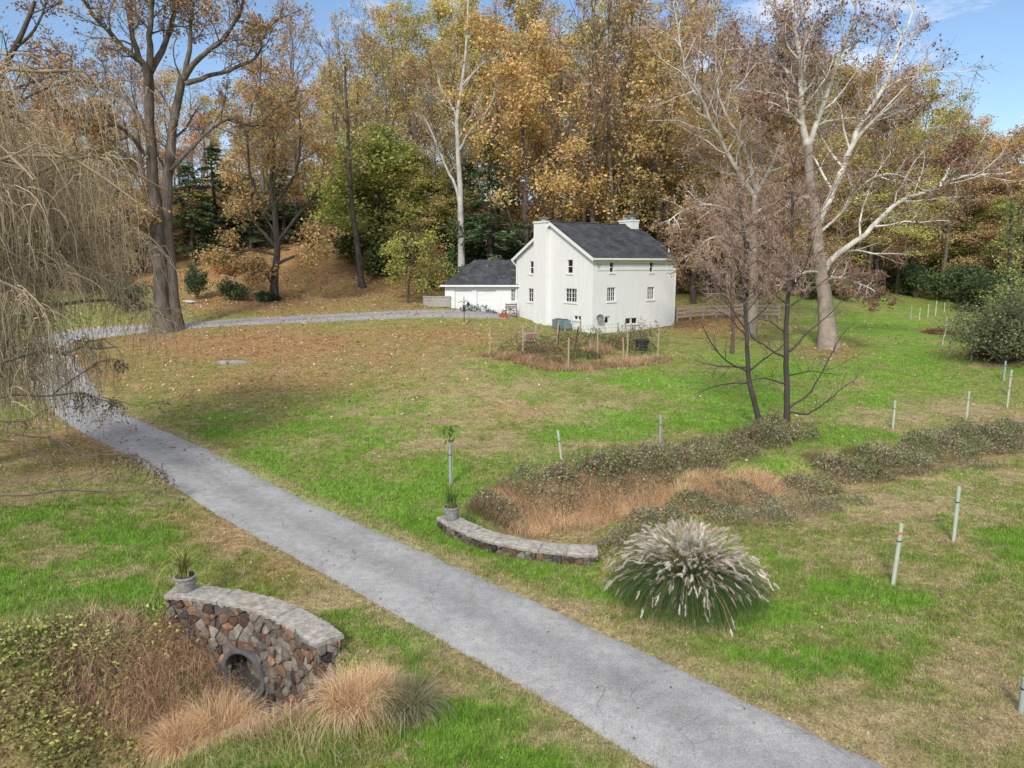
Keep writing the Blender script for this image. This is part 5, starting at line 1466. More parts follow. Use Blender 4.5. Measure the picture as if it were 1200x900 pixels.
own_tree('young_tree', 'bare dark young tree rising from the brush bank, left stem of a close pair', 892, 31, [
    dict(p=[(893, 507), (881, 460), (877, 430), (876, 400), (873, 365), (870, 330), (872, 290), (868, 250), (866, 225)], r=(.13, .03), base=1, lv=[dict(yl[0], start=.45)] + yl[1:]),
    dict(p=[(878, 436), (850, 421), (830, 394), (822, 380)], r=(.05, .012), dz=-1.5, lv=bl), dict(p=[(880, 448), (845, 452), (815, 464)], r=(.045, .01), dz=1, lv=bl), dict(p=[(879, 434), (907, 412), (925, 395)], r=(.045, .012), dz=1.5, lv=bl),
    dict(p=[(877, 431), (837, 428), (812, 422)], r=(.045, .01), dz=2, lv=bl), dict(p=[(876, 395), (852, 370), (832, 360)], r=(.04, .01), dz=2, lv=bl)], yl, 'twig', seed=45, col=BK)
own_tree('young_tree', 'bare dark young tree with long right-sweeping low branches, right stem of a close pair', 921, 31, [
    dict(p=[(922, 509), (922, 465), (921, 417), (922, 367), (924, 330), (927, 290), (929, 250), (930, 205), (934, 175)], r=(.145, .03), base=1, lv=[dict(yl[0], start=.44, n=24)] + yl[1:]),
    dict(p=[(925, 483), (947, 484), (967, 470), (980, 457), (1005, 440)], r=(.055, .012), dz=-1, lv=bl), dict(p=[(925, 478), (950, 456), (970, 423), (984, 398), (1005, 376)], r=(.055, .012), dz=1.5, lv=bl),
    dict(p=[(922, 420), (900, 407), (884, 393), (878, 378)], r=(.05, .012), dz=-1.5, lv=bl), dict(p=[(924, 392), (905, 379), (888, 376)], r=(.04, .012), dz=1.5, lv=bl), dict(p=[(925, 412), (948, 392), (982, 360), (1000, 330)], r=(.05, .012), dz=1, lv=bl), dict(p=[(923, 450), (890, 445), (860, 455)], r=(.04, .01), dz=-2, lv=bl), dict(p=[(924, 440), (955, 435), (985, 440)], r=(.04, .01), dz=2.5, lv=bl)], yl, 'twig', seed=46, col=BK)
own_tree('young_tree', 'thin reddish-brown bare tree behind the rail fence end', 859, 52, [
    dict(p=[(859, 400), (859, 360), (860, 320), (858, 270), (860, 225)], r=(.13, .03), base=1, lv=[dict(yl[0], start=.45, n=14, len=.3)] + yl[1:])], yl, 'twig', seed=47, col=(.13, .085, .07))

# left group beyond the drive
own_tree('maple', 'spreading dark-limbed maple with gold and orange leaves beyond the drive', 320, 71, [
    dict(p=[(321, 356), (322, 325), (325, 290), (323, 255), (318, 215), (322, 175), (318, 140)], r=(.42, .12), base=1), dict(p=[(320, 338), (312, 322), (300, 316), (290, 318)], r=(.16, .06), dz=-2), dict(p=[(323, 310), (345, 300), (365, 290), (385, 268)], r=(.18, .05), dz=-3),
    dict(p=[(324, 285), (350, 250), (372, 220), (380, 180)], r=(.18, .05), dz=2), dict(p=[(324, 290), (300, 262), (282, 230), (275, 190)], r=(.2, .05), dz=2), dict(p=[(322, 240), (345, 205), (352, 160), (350, 120)], r=(.16, .04), dz=-3), dict(p=[(322, 250), (298, 220), (290, 170), (296, 120)], r=(.16, .04), dz=-3), dict(p=[(325, 300), (300, 292), (270, 296), (250, 300)], r=(.14, .04), dz=-3)],
    [dict(n=6, start=.3, ang=50, len=.45, up=.02, wander=.22, pts=5, sides=5, rr=.5, rmin=.04, tip=True), dict(n=5, start=.2, ang=45, len=.5, up=.02, wander=.26, pts=4, sides=4, rr=.5, rmin=.02, tip=True), dict(n=4, start=.2, ang=45, len=.5, wander=.3, pts=3, sides=3, rr=.5, rmin=.012)],
    'dark_bark', dict(keep=1, per=5, spread=.5, size=.27, pal=[(.50, .35, .15), (.58, .42, .21), (.48, .28, .12), (.40, .30, .15)]), seed=51)
own_tree('tall_tree', 'tall thin dark tree alone on the brown slope left of the garage', 424, 77, [
    dict(p=[(425, 343), (420, 300), (414, 250), (410, 200), (408, 150), (405, 100), (404, 70)], r=(.36, .08), base=1, lv=[dict(n=12, start=.35, ang=50, len=.25, up=.06, wander=.18, pts=6, sides=5, rr=.4, rmin=.04)] + big_lv[1:])], big_lv, 'dark_bark', dict(keep=.7, per=3, spread=.4, size=.26, pal=OLIVE + BROWN), seed=52)
own_tree('pale_tree', 'pale grey smooth-barked forked tree rising behind the garage', 541, 78, [
    dict(p=[(541, 312), (540, 270), (539, 230), (538, 180), (536, 140), (541, 100), (547, 50), (549, -10)], r=(.40, .09), base=1, lv=[dict(n=7, start=.5, ang=40, len=.25, up=.08, wander=.16, pts=6, sides=5, rr=.4, rmin=.04)] + big_lv[1:]), dict(p=[(539, 240), (532, 215), (520, 190), (508, 160), (498, 140)], r=(.2, .05), dz=2),
    dict(p=[(539, 175), (555, 150), (575, 125), (590, 90)], r=(.18, .05), dz=-2), dict(p=[(537, 140), (525, 118), (515, 100), (512, 80)], r=(.14, .04), dz=3), dict(p=[(542, 100), (560, 80), (580, 60), (592, 40)], r=(.14, .04), dz=2)],
    big_lv, 'white_bark', dict(keep=.25, per=2, spread=.35, size=.24, pal=OLIVE + BROWN), seed=53, col=(.42, .40, .37), flare=1.25)
o = own_tree('weeping_tree', 'small yellow-green weeping tree beside the garage drive', 480, 71, [dict(p=[(478, 356), (479, 335), (482, 310), (486, 285), (484, 270)], r=(.12, .05), base=1, lv=[dict(n=24, start=.35, ang=55, abs=3.6, shape=lambda t: 1, up=-.26, wander=.12, pts=7, sides=3, rr=.4, rmin=.02, tip=True), dict(n=7, start=.1, ang=35, len=.5, up=-.35, wander=.1, pts=5, sides=3, rr=.5, rmin=.01, tip=True)])],
    [], 'dark_bark', dict(per=9, spread=.25, size=.22, pal=[(.36, .37, .09), (.44, .42, .11), (.26, .31, .08), (.48, .41, .10)]), seed=54)
own_tree('small_tree', 'small twiggy yellowish tree between the weeping tree and the garage', 497, 70.5, [dict(p=[(495, 356), (498, 335), (505, 310), (508, 290)], r=(.1, .04), base=1, lv=[dict(n=14, start=.25, ang=50, len=.5, up=.05, wander=.2, pts=5, sides=4, rr=.5, rmin=.02), dict(n=7, start=.2, ang=45, len=.5, wander=.2, pts=4, sides=3, rr=.5, rmin=.012, tip=True)])],
    [], 'bark', dict(per=5, spread=.25, size=.19, pal=[(.44, .24, .08), (.26, .18, .09), (.30, .27, .09), (.38, .20, .10)]), seed=55)
for px, D, R, H, pal, lb, sd_ in ((240, 70, 1.2, 3.6, DEEP + GREENS[:1], 'dark dense evergreen bush left of the maple', 61), (280, 69.5, 1.7, 2.2, DEEP + [(.07, .09, .03)], 'rounded dark green bush under the maple branches', 62), (322, 70.2, 1.1, .9, DEEP, 'low dark bush round the foot of the maple', 63),
                               (160, 66, 2.4, 3.2, DEEP + [(.06, .06, .03)], 'dark evergreen bush in the shade left of the huge trunk', 64)):
    o = shrub(sd_, R, H, pal, n=2600, size=.2, mat_='leaf'); g = at_depth(px, D); o.location = tuple(g); tag(o, lb, 'bush')
o = shrub(65, 2.2, 2.3, [(.42, .13, .04), (.36, .09, .035), (.46, .2, .06)], n=1500, size=.2, mat_='leaf'); g = at_depth(285, 73); o.location = (g[0], g[1], g[2] + 1.6); o.scale = (1, 1, .8); tag(o, 'bright orange-red shrub glowing behind the dark rounded bush', 'bush')

# right: the big evergreen bush, ivy-clad trunk and heaps of brush
o = shrub(71, 3.6, 4.6, [(.15, .175, .085), (.22, .24, .12), (.11, .135, .065), (.28, .29, .16)], n=24000, size=.14, mat_='leaf', stems=75, name='evergreen_bush'); g = at_depth(1168, 47); o.location = tuple(g); tag(o, 'big grey-green evergreen bush at the right edge of the lawn', 'bush')
own_tree('ivy_clad_tree', 'slim upright tree wrapped in green ivy above the big evergreen bush', 1186, 50, [dict(p=[(1186, 400), (1187, 350), (1184, 300), (1186, 260), (1187, 235)], r=(.2, .06), base=1, lv=[dict(n=70, start=.12, ang=70, abs=1.15, shape=lambda t: 1.1 - .5 * t, up=.1, wander=.25, pts=4, sides=3, rr=.2, rmin=.012, tip=True)])], [], 'dark_bark', dict(per=16, spread=.25, size=.17, pal=[(.27, .31, .10), (.36, .37, .13), (.19, .24, .08)]), seed=72)
def heap(px, py, R, H, label, seed, n=1500):
    rng = np.random.default_rng(seed); g = G(px, py); q = MB(); P = []
    a = rng.uniform(0, 6.28, n); rr = R * np.sqrt(rng.random(n)); z = H * (1 - (rr / R) ** 2) * rng.uniform(.1, 1, n)
    T = []
    for k in range(n):
        c = np.array([rr[k] * math.cos(a[k]), rr[k] * math.sin(a[k]), z[k]]); d = unit(rng.normal(size=3) * np.array([1, 1, .35])) * rng.uniform(.15, .5)
        T.append((np.array([c - d, c + d * .1, c + d]), np.array([.012, .012, .006]), 3, np.array((.17, .09, .05)) * rng.uniform(.6, 1.8)))
    q.tubes(T); tag(q.build('brush_heap', M['twig'], loc=tuple(g)), label, 'brush heap')
heap(1172, 418, 1.7, 1.1, 'heap of reddish-brown brush before the big evergreen bush', 81)
heap(1100, 391, 1.3, .5, 'small heap of brown twigs left of the big evergreen bush', 82, 700)
# top-left overhanging boughs of a tree out of the picture
own_tree('leaning_tree', 'tree at the far left with a bough of orange leaves against the sky', -60, 44, [dict(p=[(-70, 420), (-60, 300), (-40, 200), (-10, 120), (20, 50), (40, 0)], r=(.35, .1), base=1), dict(p=[(-12, 120), (15, 62), (45, 25), (60, -10)], r=(.14, .04), dz=2), dict(p=[(-30, 170), (10, 130), (40, 110), (80, 95)], r=(.13, .03), dz=-2)], big_lv, 'dark_bark', dict(keep=.5, per=3, spread=.3, size=.2, pal=[(.36, .18, .07), (.3, .14, .06), (.4, .24, .1)]), seed=83)
# ------------------------------------------------------------------ the weeping tree that hangs in from the left
def weeping_willow():
    rng = np.random.default_rng(91)
    D0 = 22.5; X0 = -20.3
    base = np.array([X0, D0, gz(X0, D0)])
    o = thing('weeping_willow', 'pale straw-coloured weeping tree, nearly leafless, hanging in over the lane from the left', 'tree', base)
    T = []; arms = []
    trunk = np.array([(0, 0, -.3), (.1, 0, 2), (.3, .1, 4.5), (.5, .2, 7)])
    T.append((trunk, np.array([.5, .42, .36, .28]), 12, (.16, .13, .10)))
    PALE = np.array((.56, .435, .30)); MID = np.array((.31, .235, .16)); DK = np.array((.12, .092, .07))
    # arching limbs all round, those towards the lane longest
    for k in range(58):
        a = rng.uniform(-1.5, 1.5) if k < 52 else rng.uniform(1.9, 4.4)
        L = rng.uniform(4.5, 8.6) * (1 if k < 52 else .8); z0 = rng.uniform(3.0, 7.0); up = rng.uniform(1.0, 6.0) if k % 3 else rng.uniform(6, 9.5)
        s = np.linspace(0, 1, 12)
        w = np.cumsum(rng.normal(0, .09, (12, 3)), axis=0)
        p = np.array([.3, .1, z0]) + np.stack([math.cos(a) * L * s, math.sin(a) * L * s, up * np.sin(np.minimum(s * 1.9, 2.6)) * 1.0 - 1.4 * s ** 2], 1) + w * s[:, None] * 2
        arms.append(p); T.append((p, np.linspace(.13, .03, 12), 6, MID * rng.uniform(.7, 1.2)))
    # secondary arching shoots
    sh = []
    for p in arms:
        for k in range(15):
            t = rng.uniform(.2, 1); i = min(int(t * 11), 10); b = p[i]
            a = rng.uniform(0, 6.28); L = rng.uniform(.8, 2.6); s = np.linspace(0, 1, 8)
            q = b + np.stack([math.cos(a) * L * s, math.sin(a) * L * s, L * (.75 * s - 1.15 * s ** 2)], 1) + np.cumsum(rng.normal(0, .05, (8, 3)), axis=0)
            sh.append(q); T.append((q, np.linspace(.026, .009, 8), 4, MID * rng.uniform(.8, 1.35)))
    # hanging switches
    W = []; tips = []
    for q in sh + [p[3:11] for p in arms]:
        if base[0] + q[4, 0] < -19: continue
        for k in range(11):
            b = q[rng.integers(2, 8)]
            a = rng.uniform(0, 6.28); L = rng.uniform(.9, 3.2); s = np.linspace(0, 1, 8)
            out = rng.uniform(.15, .7) * L * .6
            curl = rng.normal(0, .16)
            r = b + np.stack([math.cos(a) * out * np.sin(s * 1.6 + curl * s * 3), math.sin(a) * out * np.sin(s * 1.6), L * (.22 * s - .95 * s ** 1.6)], 1) + np.cumsum(rng.normal(0, .045, (8, 3)), axis=0)
            r[:, 2] = np.maximum(r[:, 2], .3)
            W.append((r, np.linspace(.0125, .0065, 8), 3, PALE * rng.uniform(.55, 1.3)))
            tips.append(r[2:])
    m = MB(); m.tubes([t for t in T if t[2] > 4]); m.build('trunk', M['twig'], o, smooth=True)
    m = MB(); m.tubes([t for t in T if t[2] <= 4]); m.build('branches', M['twig'], o)
    m = MB(); m.tubes(W); m.build('hanging_twigs', M['twig'], o)
    m = MB(); P = np.vstack(tips); P = P[rng.random(len(P)) < .42]; P = P + rng.normal(0, .06, P.shape)
    m.leaves(P, rng.uniform(.06, .13, len(P)), np.array([(.52, .38, .16), (.44, .31, .13), (.40, .34, .14), (.58, .46, .26)])[rng.integers(4, size=len(P))] * rng.uniform(.6, 1.3, (len(P), 1)), rng, aspect=.35); m.build('leaves', M['leaf'], o)
    # dark low boughs reaching over the lane, with drooping leafy sprays
    T = []; Pd = []
    lows = [([(-30, 580), (30, 578), (75, 573), (130, 577), (170, 575), (212, 588)], 20, .045, .3), ([(-20, 500), (32, 512), (60, 515), (98, 534), (137, 535), (165, 535), (190, 552), (200, 566)], 21, .035, 1.), ([(-30, 480), (10, 464), (50, 463), (93, 460), (118, 468), (140, 474)], 22, .05, 1.), ([(120, 466), (161, 474), (185, 469), (218, 462), (235, 463)], 23, .02, .15), ([(-30, 440), (0, 426), (22, 418), (37, 413)], 20, .09, 0), ([(-20, 490), (10, 494), (35, 490), (60, 475)], 20, .03, .3), ([(-20, 510), (20, 515), (45, 530), (62, 545), (75, 570)], 19, .028, .25), ([(-25, 470), (0, 440), (10, 400), (30, 370)], 21, .05, .4), ([(60, 462), (90, 440), (125, 420), (150, 425)], 23, .03, .5)]
    for p, D, r0, leafy in lows:
        P = smooth(np.array([PD(x, y, D) for x, y in p]), 5) - base
        P = P + np.cumsum(rng.normal(0, .012, P.shape), axis=0)
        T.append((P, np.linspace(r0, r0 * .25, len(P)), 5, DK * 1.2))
        n = len(P)
        for k in range(int(26 + 44 * leafy)):
            i = rng.integers(n // 4, n); t = i / n
            a = rng.uniform(0, 6.28); L = rng.uniform(.25, 1.0) * (.5 + leafy * .7); s = np.linspace(0, 1, 6)
            q = P[i] + np.stack([math.cos(a) * L * .5 * s, math.sin(a) * L * .5 * s, L * (.2 * s - .9 * s ** 1.6) if leafy > .1 else L * (.5 * s - .2 * s * s)], 1) + np.cumsum(rng.normal(0, .02, (6, 3)), axis=0)
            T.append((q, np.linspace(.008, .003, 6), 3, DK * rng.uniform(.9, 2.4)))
            if rng.random() < leafy and t > .45: Pd.append(np.repeat(q[1:], 2, axis=0) + rng.normal(0, .05, (10, 3)))
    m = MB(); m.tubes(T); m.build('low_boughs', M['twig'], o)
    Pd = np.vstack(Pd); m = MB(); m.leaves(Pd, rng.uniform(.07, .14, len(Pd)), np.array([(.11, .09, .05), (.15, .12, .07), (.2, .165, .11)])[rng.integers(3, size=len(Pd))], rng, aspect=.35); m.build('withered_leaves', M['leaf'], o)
weeping_willow()

# ------------------------------------------------------------------ the plumed grass by the lane
def plumed_grass():
    rng = np.random.default_rng(95)
    g = G(808, 706); g = np.array([g[0], g[1] + .25, g[2]])
    o = thing('plumed_grass', 'big round clump of ornamental grass with silvery white plumes beside the lane', 'ornamental grass', g)
    m = MB(); N = 8000
    a = rng.uniform(0, 6.28, N); r = .55 * np.sqrt(rng.random(N))
    P = np.stack([r * np.cos(a), r * np.sin(a), np.zeros(N)], 1)
    az = a + rng.normal(0, .35, N)
    lean = np.clip(.15 + 1.75 * (r / .55) ** 1.1 + rng.normal(0, .25, N), .05, 2.3)
    c = np.array([(.04, .085, .028), (.065, .12, .035), (.11, .155, .05), (.26, .23, .12)])[rng.choice(4, size=N, p=[.4, .35, .15, .10])] * rng.uniform(.7, 1.3, (N, 1))
    m.blades(P, rng.uniform(1.0, 1.75, N), rng.uniform(.012, .02, N), lean, c, rng, curve=.8, az=az, seg=7)
    m.build('blades', M['blade'], o)
    st = MB(); pl = MB(); T = []
    for k in range(980):
        aa = rng.uniform(0, 6.28); q = rng.random() ** .62; le = .08 + 1.22 * q ** 1.2 + rng.normal(0, .17); h = rng.uniform(1.15, 1.9) * (1 - .06 * q)
        if q > .68 and rng.random() < .62: continue
        d = np.array([math.cos(aa), math.sin(aa), 0]); t = np.linspace(0, 1, 7)
        ang = le * t ** 1.3
        p = d * (.4 * q + h * t * np.sin(ang))[:, None] + np.array([0, 0, 1.]) * (h * t * np.cos(ang * .95))[:, None]
        p[:, 2] = np.maximum(p[:, 2], .12)
        T.append((p, np.linspace(.006, .003, 7), 3, (.32, .27, .14)))
        dr = unit(p[-1] - p[-2]); dr = unit(dr + d * .2 + np.array([0, 0, -.55 * le]) + rng.normal(0, .32, 3))
        n = 80; u = rng.random(n); L = rng.uniform(.2, .34)
        b = p[-1] + dr * (L * u)[:, None] * .8 - dr * .05
        dirs = dr + rng.normal(0, .42, (n, 3)) + np.array([0, 0, -.25]); dirs /= np.linalg.norm(dirs, axis=1, keepdims=True)
        ln = rng.uniform(.05, .11, n) * (1.15 - .5 * u)
        sd_ = np.cross(dirs, rng.normal(size=(n, 3))); sd_ /= np.linalg.norm(sd_, axis=1, keepdims=True)
        v = np.stack([b - sd_ * .0036, b + sd_ * .0036, b + dirs * ln[:, None]], 1)
        tint = (np.array((.80, .74, .66)) if rng.random() < .6 else np.array((.56, .45, .38))) * rng.uniform(.75, 1.08)
        pl.add(v.reshape(-1, 3), np.arange(3 * n).reshape(n, 3), tint * rng.uniform(.75, 1.15))
    st.tubes(T); st.build('stalks', M['twig'], o)
    pl.build('plumes', M['blade'], o)
    o.scale = (.88, .88, .88)
plumed_grass()

# ------------------------------------------------------------------ lawn blades, brush, dry grass, fallen leaves (nobody could count these)
rng = np.random.default_rng(101)
def in_view(x, y, z, mar=90):
    px, py = project(x, y, z); return (px > -mar) & (px < 1200 + mar) & (py < 960) & (y > 5)
def sample_ground(n, y0, y1, mar=90):
    y = np.sqrt(rng.uniform(y0 ** 2, y1 ** 2, n)); x = y * rng.uniform(-.82, .82, n)
    z = ground(x, y, False); k = in_view(x, y, z, mar)
    return x[k], y[k], z[k]
mb = MB()
for y0, y1, n, h, w in ((7.5, 13, 170000, .075, .012), (13, 20, 200000, .08, .016), (20, 32, 170000, .085, .024), (32, 50, 100000, .09, .036)):
    x, y, z = sample_ground(n, y0, y1)
    e = lane_edge(x, y); k = e > rng.normal(-.02, .13, len(x)); x, y, z = x[k], y[k], z[k]
    l, s, t = lawn(x, y, z)
    k = rng.random(len(x)) > .55 * s + .75 * t - .15; x, y, z, l, s, t = x[k], y[k], z[k], l[k], s[k], t[k]
    N = len(x); P = np.stack([x, y, z - .005], 1)
    c = lawn_color(x, y, z)
    cl = fbm(x, y, 4.5, 3, 51) + .25 * (fbm(x, y, 12, 2, 52) - .5)
    dead = cl + rng.normal(0, .05, N) > .60 - .34 * s - .12 * t + .16 * l
    sh_ = (.55 + .95 * fbm(x, y, 7, 3, 53))[:, None]
    c = np.where(dead[:, None], np.array((.44, .34, .205)) * rng.uniform(.6, 1.25, (N, 1)), c * rng.uniform(.65, 1.6, (N, 1))) * sh_
    hh = h * rng.uniform(.5, 1.3, N) * (.5 + 1.1 * fbm(x, y, 3.2, 3, 54)) * (1 + .5 * l) * np.where(dead, .8, 1)
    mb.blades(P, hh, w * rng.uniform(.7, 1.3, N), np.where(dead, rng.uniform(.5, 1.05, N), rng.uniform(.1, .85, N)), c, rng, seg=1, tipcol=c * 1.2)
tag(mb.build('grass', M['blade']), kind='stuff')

def brush(name, clumps, n_per, pal, size, hscale, lean_twigs=.25, seed=1, twigcol=(.16, .12, .09), twig_h=.35, flat=.2, lane_gap=.15):
    """low bank vegetation: leaf clumps heaped over the ground with twigs standing out of it"""
    rg = np.random.default_rng(seed); m = MB(); T = []
    pal = np.array(pal)
    for (px, py, rx, ry, H) in clumps:
        g = G(px, py)
        n = int(n_per * rx * ry)
        a = rg.uniform(0, 6.28, n); r = np.sqrt(rg.random(n))
        x = g[0] + rx * r * np.cos(a); y = g[1] + ry * r * np.sin(a)
        bump = .35 + 1.1 * fbm(x, y, 1.3, 3, seed)
        top = 1.2 * H * bump * np.sqrt(np.maximum(1 - r ** 2, .02))
        z = ground(x, y, False) + top * rg.uniform(.15, 1.0, n) ** .6
        k = lane_edge(x, y) > lane_gap; x, y, z = x[k], y[k], z[k]; n = len(x)
        if not n: continue
        cl = fbm(x, y, .9, 3, seed + 3); ci = np.clip((cl * 1.8 - .4 + rg.normal(0, .22, n)) * len(pal), 0, len(pal) - 1).astype(int)
        m.leaves(np.stack([x, y, z], 1), size * rg.uniform(.6, 1.4, n), pal[ci] * rg.uniform(.6, 1.4, (n, 1)), rg, flat=flat)
        for k in range(int(n * .035)):
            i = rg.integers(n); b = np.array([x[i], y[i], z[i] - .15]); d = unit(np.array([rg.normal(0, .6), rg.normal(0, .6), 1])) * twig_h * rg.uniform(.5, 1.4)
            T.append((np.array([b, b + d * .5 + rg.normal(0, .03, 3), b + d + rg.normal(0, .05, 3)]), np.array([.008, .006, .003]), 3, np.array(twigcol) * rg.uniform(.6, 1.6)))
    if T: m.tubes(T)
    return tag(m.build(name, M['leaf']), kind='stuff')
BANK = [(.17, .18, .085), (.25, .25, .125), (.30, .27, .16), (.17, .215, .085), (.37, .34, .2), (.26, .20, .125)]
far_bank = [(585, 600, .9, .7, .55), (640, 578, 1.6, .8, .75), (690, 570, 1.6, .8, .9), (740, 556, 1.8, .9, .9), (790, 546, 1.9, .9, .9), (840, 535, 1.7, .8, .8), (885, 522, 1.5, .8, .7)]
brush('undergrowth', far_bank + [(900, 513, 1.2, .8, .9), (925, 515, 1.3, .8, .8), (890, 520, 1.2, .7, .7)], 1900, BANK, .085, 1, seed=5, twig_h=.55)
brush('undergrowth', [(950, 578, 1.2, .5, .55), (1000, 562, 1.6, .6, .8), (1050, 548, 1.7, .7, .95), (1100, 535, 1.7, .7, .9), (1150, 525, 1.8, .8, .9), (1200, 517, 2.0, .8, .9), (1250, 510, 2, .9, .9), (870, 585, 1.2, .5, .5), (820, 600, 1.1, .6, .5), (770, 612, .9, .5, .5)], 1800, [(.17, .21, .09), (.25, .265, .14), (.29, .29, .17), (.36, .33, .22), (.26, .2, .14)], .085, 1, seed=6, twig_h=.4)
brush('undergrowth', [(880, 612, 1.4, .55, .45), (930, 600, 1.5, .6, .5), (840, 600, 1.2, .5, .45), (745, 635, .9, .6, .45), (720, 645, .7, .5, .4), (990, 590, 1., .4, .3), (1060, 560, 1.4, .35, .3), (1130, 548, 1.5, .35, .3)], 1600, [(.21, .22, .12), (.28, .28, .17), (.33, .29, .21), (.18, .21, .09), (.24, .18, .14)], .06, 1, seed=7, twig_h=.25)

def dry_grass(name, clumps, dens, h, pal, seed, lean=(.2, 1.3), w=.012, tip=1.35):
    rg = np.random.default_rng(seed); m = MB(); pal = np.array(pal)
    for (px, py, rx, ry, hs) in clumps:
        g = G(px, py); n = int(dens * rx * ry * 3.1)
        a = rg.uniform(0, 6.28, n); r = np.sqrt(rg.random(n))
        x = g[0] + rx * r * np.cos(a); y = g[1] + ry * r * np.sin(a)
        k = lane_edge(x, y) > .1; x, y, r = x[k], y[k], r[k]; n = len(x)
        z = ground(x, y, False)
        tuft = fbm(x, y, 1.6, 3, seed); az = fbm(x, y, .5, 2, seed + 1) * 14 + rg.normal(0, .8, n)
        c = pal[np.clip(((tuft * 1.6 - .3) + rg.normal(0, .25, n)) * len(pal), 0, len(pal) - 1).astype(int)] * rg.uniform(.65, 1.25, (n, 1))
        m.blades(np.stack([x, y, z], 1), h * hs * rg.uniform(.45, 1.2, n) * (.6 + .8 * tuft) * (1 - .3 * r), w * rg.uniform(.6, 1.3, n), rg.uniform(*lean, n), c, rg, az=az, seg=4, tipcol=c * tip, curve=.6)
    return tag(m.build(name, M['blade']), kind='stuff')
TAN = [(.54, .36, .20), (.64, .45, .27), (.70, .53, .35), (.46, .29, .165), (.58, .39, .23)]
dry_grass('dry_grass', [(600, 606, 1.2, .9, .9), (650, 598, 1.6, .9, 1.), (700, 592, 1.6, .9, 1.1), (750, 588, 1.6, .8, 1.), (800, 582, 1.5, .7, .9), (850, 575, 1.4, .6, .8), (900, 570, 1.2, .5, .7)], 950, .62, TAN, 21, lean=(.3, 1.9))
dry_grass('dry_grass', [(600, 585, 1.0, .6, .8), (570, 600, .7, .6, .8), (980, 548, 1.4, .5, .7), (1020, 540, 1.3, .4, .7)], 600, .7, [(.20, .14, .08), (.26, .18, .11), (.15, .11, .07)], 22)
# below the culvert: pale tufts, red-brown tangle, creeper leaves
tuft_spots = [((260, 862, .75, .6, 1.), 'round tan tuft of dry grass in front of the culvert mouth', TAN[1:3] + [(.5, .36, .22)]), ((215, 878, .5, .45, .85), 'tan tuft of dry grass at the lower left, left of the largest one', TAN), ((415, 836, .5, .45, .9), 'tan tuft of dry grass at the right foot of the tall wall', TAN), ((445, 822, .35, .35, .75), 'dry tan tuft just below the right end of the tall wall', TAN[:3]), ((478, 838, .38, .36, .85), 'grey-green tuft of tall grass right of the tan tufts', [(.22, .21, .11), (.30, .27, .17), (.15, .16, .07)])]
for (px, py, rx, ry, hs), lb, pal in tuft_spots:
    g = G(px, py); rg = np.random.default_rng(int(px)); n = 1900
    o = thing('grass_tuft', lb, 'grass tuft', g)
    a = rg.uniform(0, 6.28, n); r = np.sqrt(rg.random(n)) * .8; pal = np.array(pal)
    x, y = g[0] + rx * r * np.cos(a), g[1] + ry * r * np.sin(a)
    P = np.stack([x - g[0], y - g[1], ground(x, y, False) - g[2]], 1)
    m = MB(); c = pal[rg.integers(len(pal), size=n)] * rg.uniform(.65, 1.2, (n, 1))
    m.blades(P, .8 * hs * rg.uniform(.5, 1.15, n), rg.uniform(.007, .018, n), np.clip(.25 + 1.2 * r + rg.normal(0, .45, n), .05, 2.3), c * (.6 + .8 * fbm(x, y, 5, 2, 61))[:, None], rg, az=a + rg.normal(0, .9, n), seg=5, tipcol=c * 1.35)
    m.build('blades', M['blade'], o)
dry_grass('dry_grass', [(190, 800, 1.3, .9, 1.), (230, 770, .9, .7, .9), (150, 830, 1.2, .8, .9), (240, 835, 1.0, .6, .8), (330, 850, .9, .5, .7), (120, 770, .9, .8, .8)], 520, .65, [(.42, .26, .165), (.50, .34, .22), (.35, .215, .14), (.55, .41, .27)], 23, lean=(.5, 2.0))
dry_grass('dry_grass', [(300, 880, 2.0, .8, .6), (380, 870, 1.2, .7, .6), (120, 720, 1.5, .7, .7), (60, 740, 1.4, .8, .8)], 300, .5, [(.30, .30, .10), (.42, .38, .2), (.2, .25, .06)], 24)
brush('creeper', [(60, 800, 1.3, .9, .35), (110, 830, 1.1, .8, .3), (40, 850, 1.2, .8, .35), (20, 780, 1.0, .8, .4), (150, 790, .8, .6, .35), (120, 745, .8, .5, .3), (195, 745, .6, .5, .5), (215, 775, .5, .45, .5), (100, 880, 1.2, .6, .5), (20, 900, 1.4, .7, .5), (85, 770, .9, .6, .5), (30, 820, 1.0, .7, .6)], 520, [(.14, .17, .06), (.25, .28, .09), (.37, .40, .12), (.48, .50, .16), (.25, .17, .11)], .085, 1, seed=8, twigcol=(.2, .12, .08), twig_h=.35, flat=.5)
brush('creeper', [(265, 800, .45, .35, .35), (240, 815, .5, .4, .4), (345, 830, .4, .3, .3), (398, 805, .3, .25, .3), (210, 830, .5, .4, .4)], 420, [(.05, .09, .025), (.08, .13, .035), (.13, .17, .05)], .08, 1, seed=9, flat=.5, twig_h=.2)
dry_grass('dry_grass', far_bank + [(1000, 562, 1.6, .6, .8), (1050, 548, 1.7, .7, .95), (1100, 535, 1.7, .7, .9), (1150, 525, 1.8, .8, .9), (1200, 517, 2.0, .8, .9), (880, 612, 1.4, .55, .6), (930, 600, 1.5, .6, .6), (840, 600, 1.2, .5, .6)], 170, .85, [(.32, .26, .16), (.42, .33, .2), (.26, .2, .13), (.3, .28, .14)], 26, lean=(.2, 1.6))
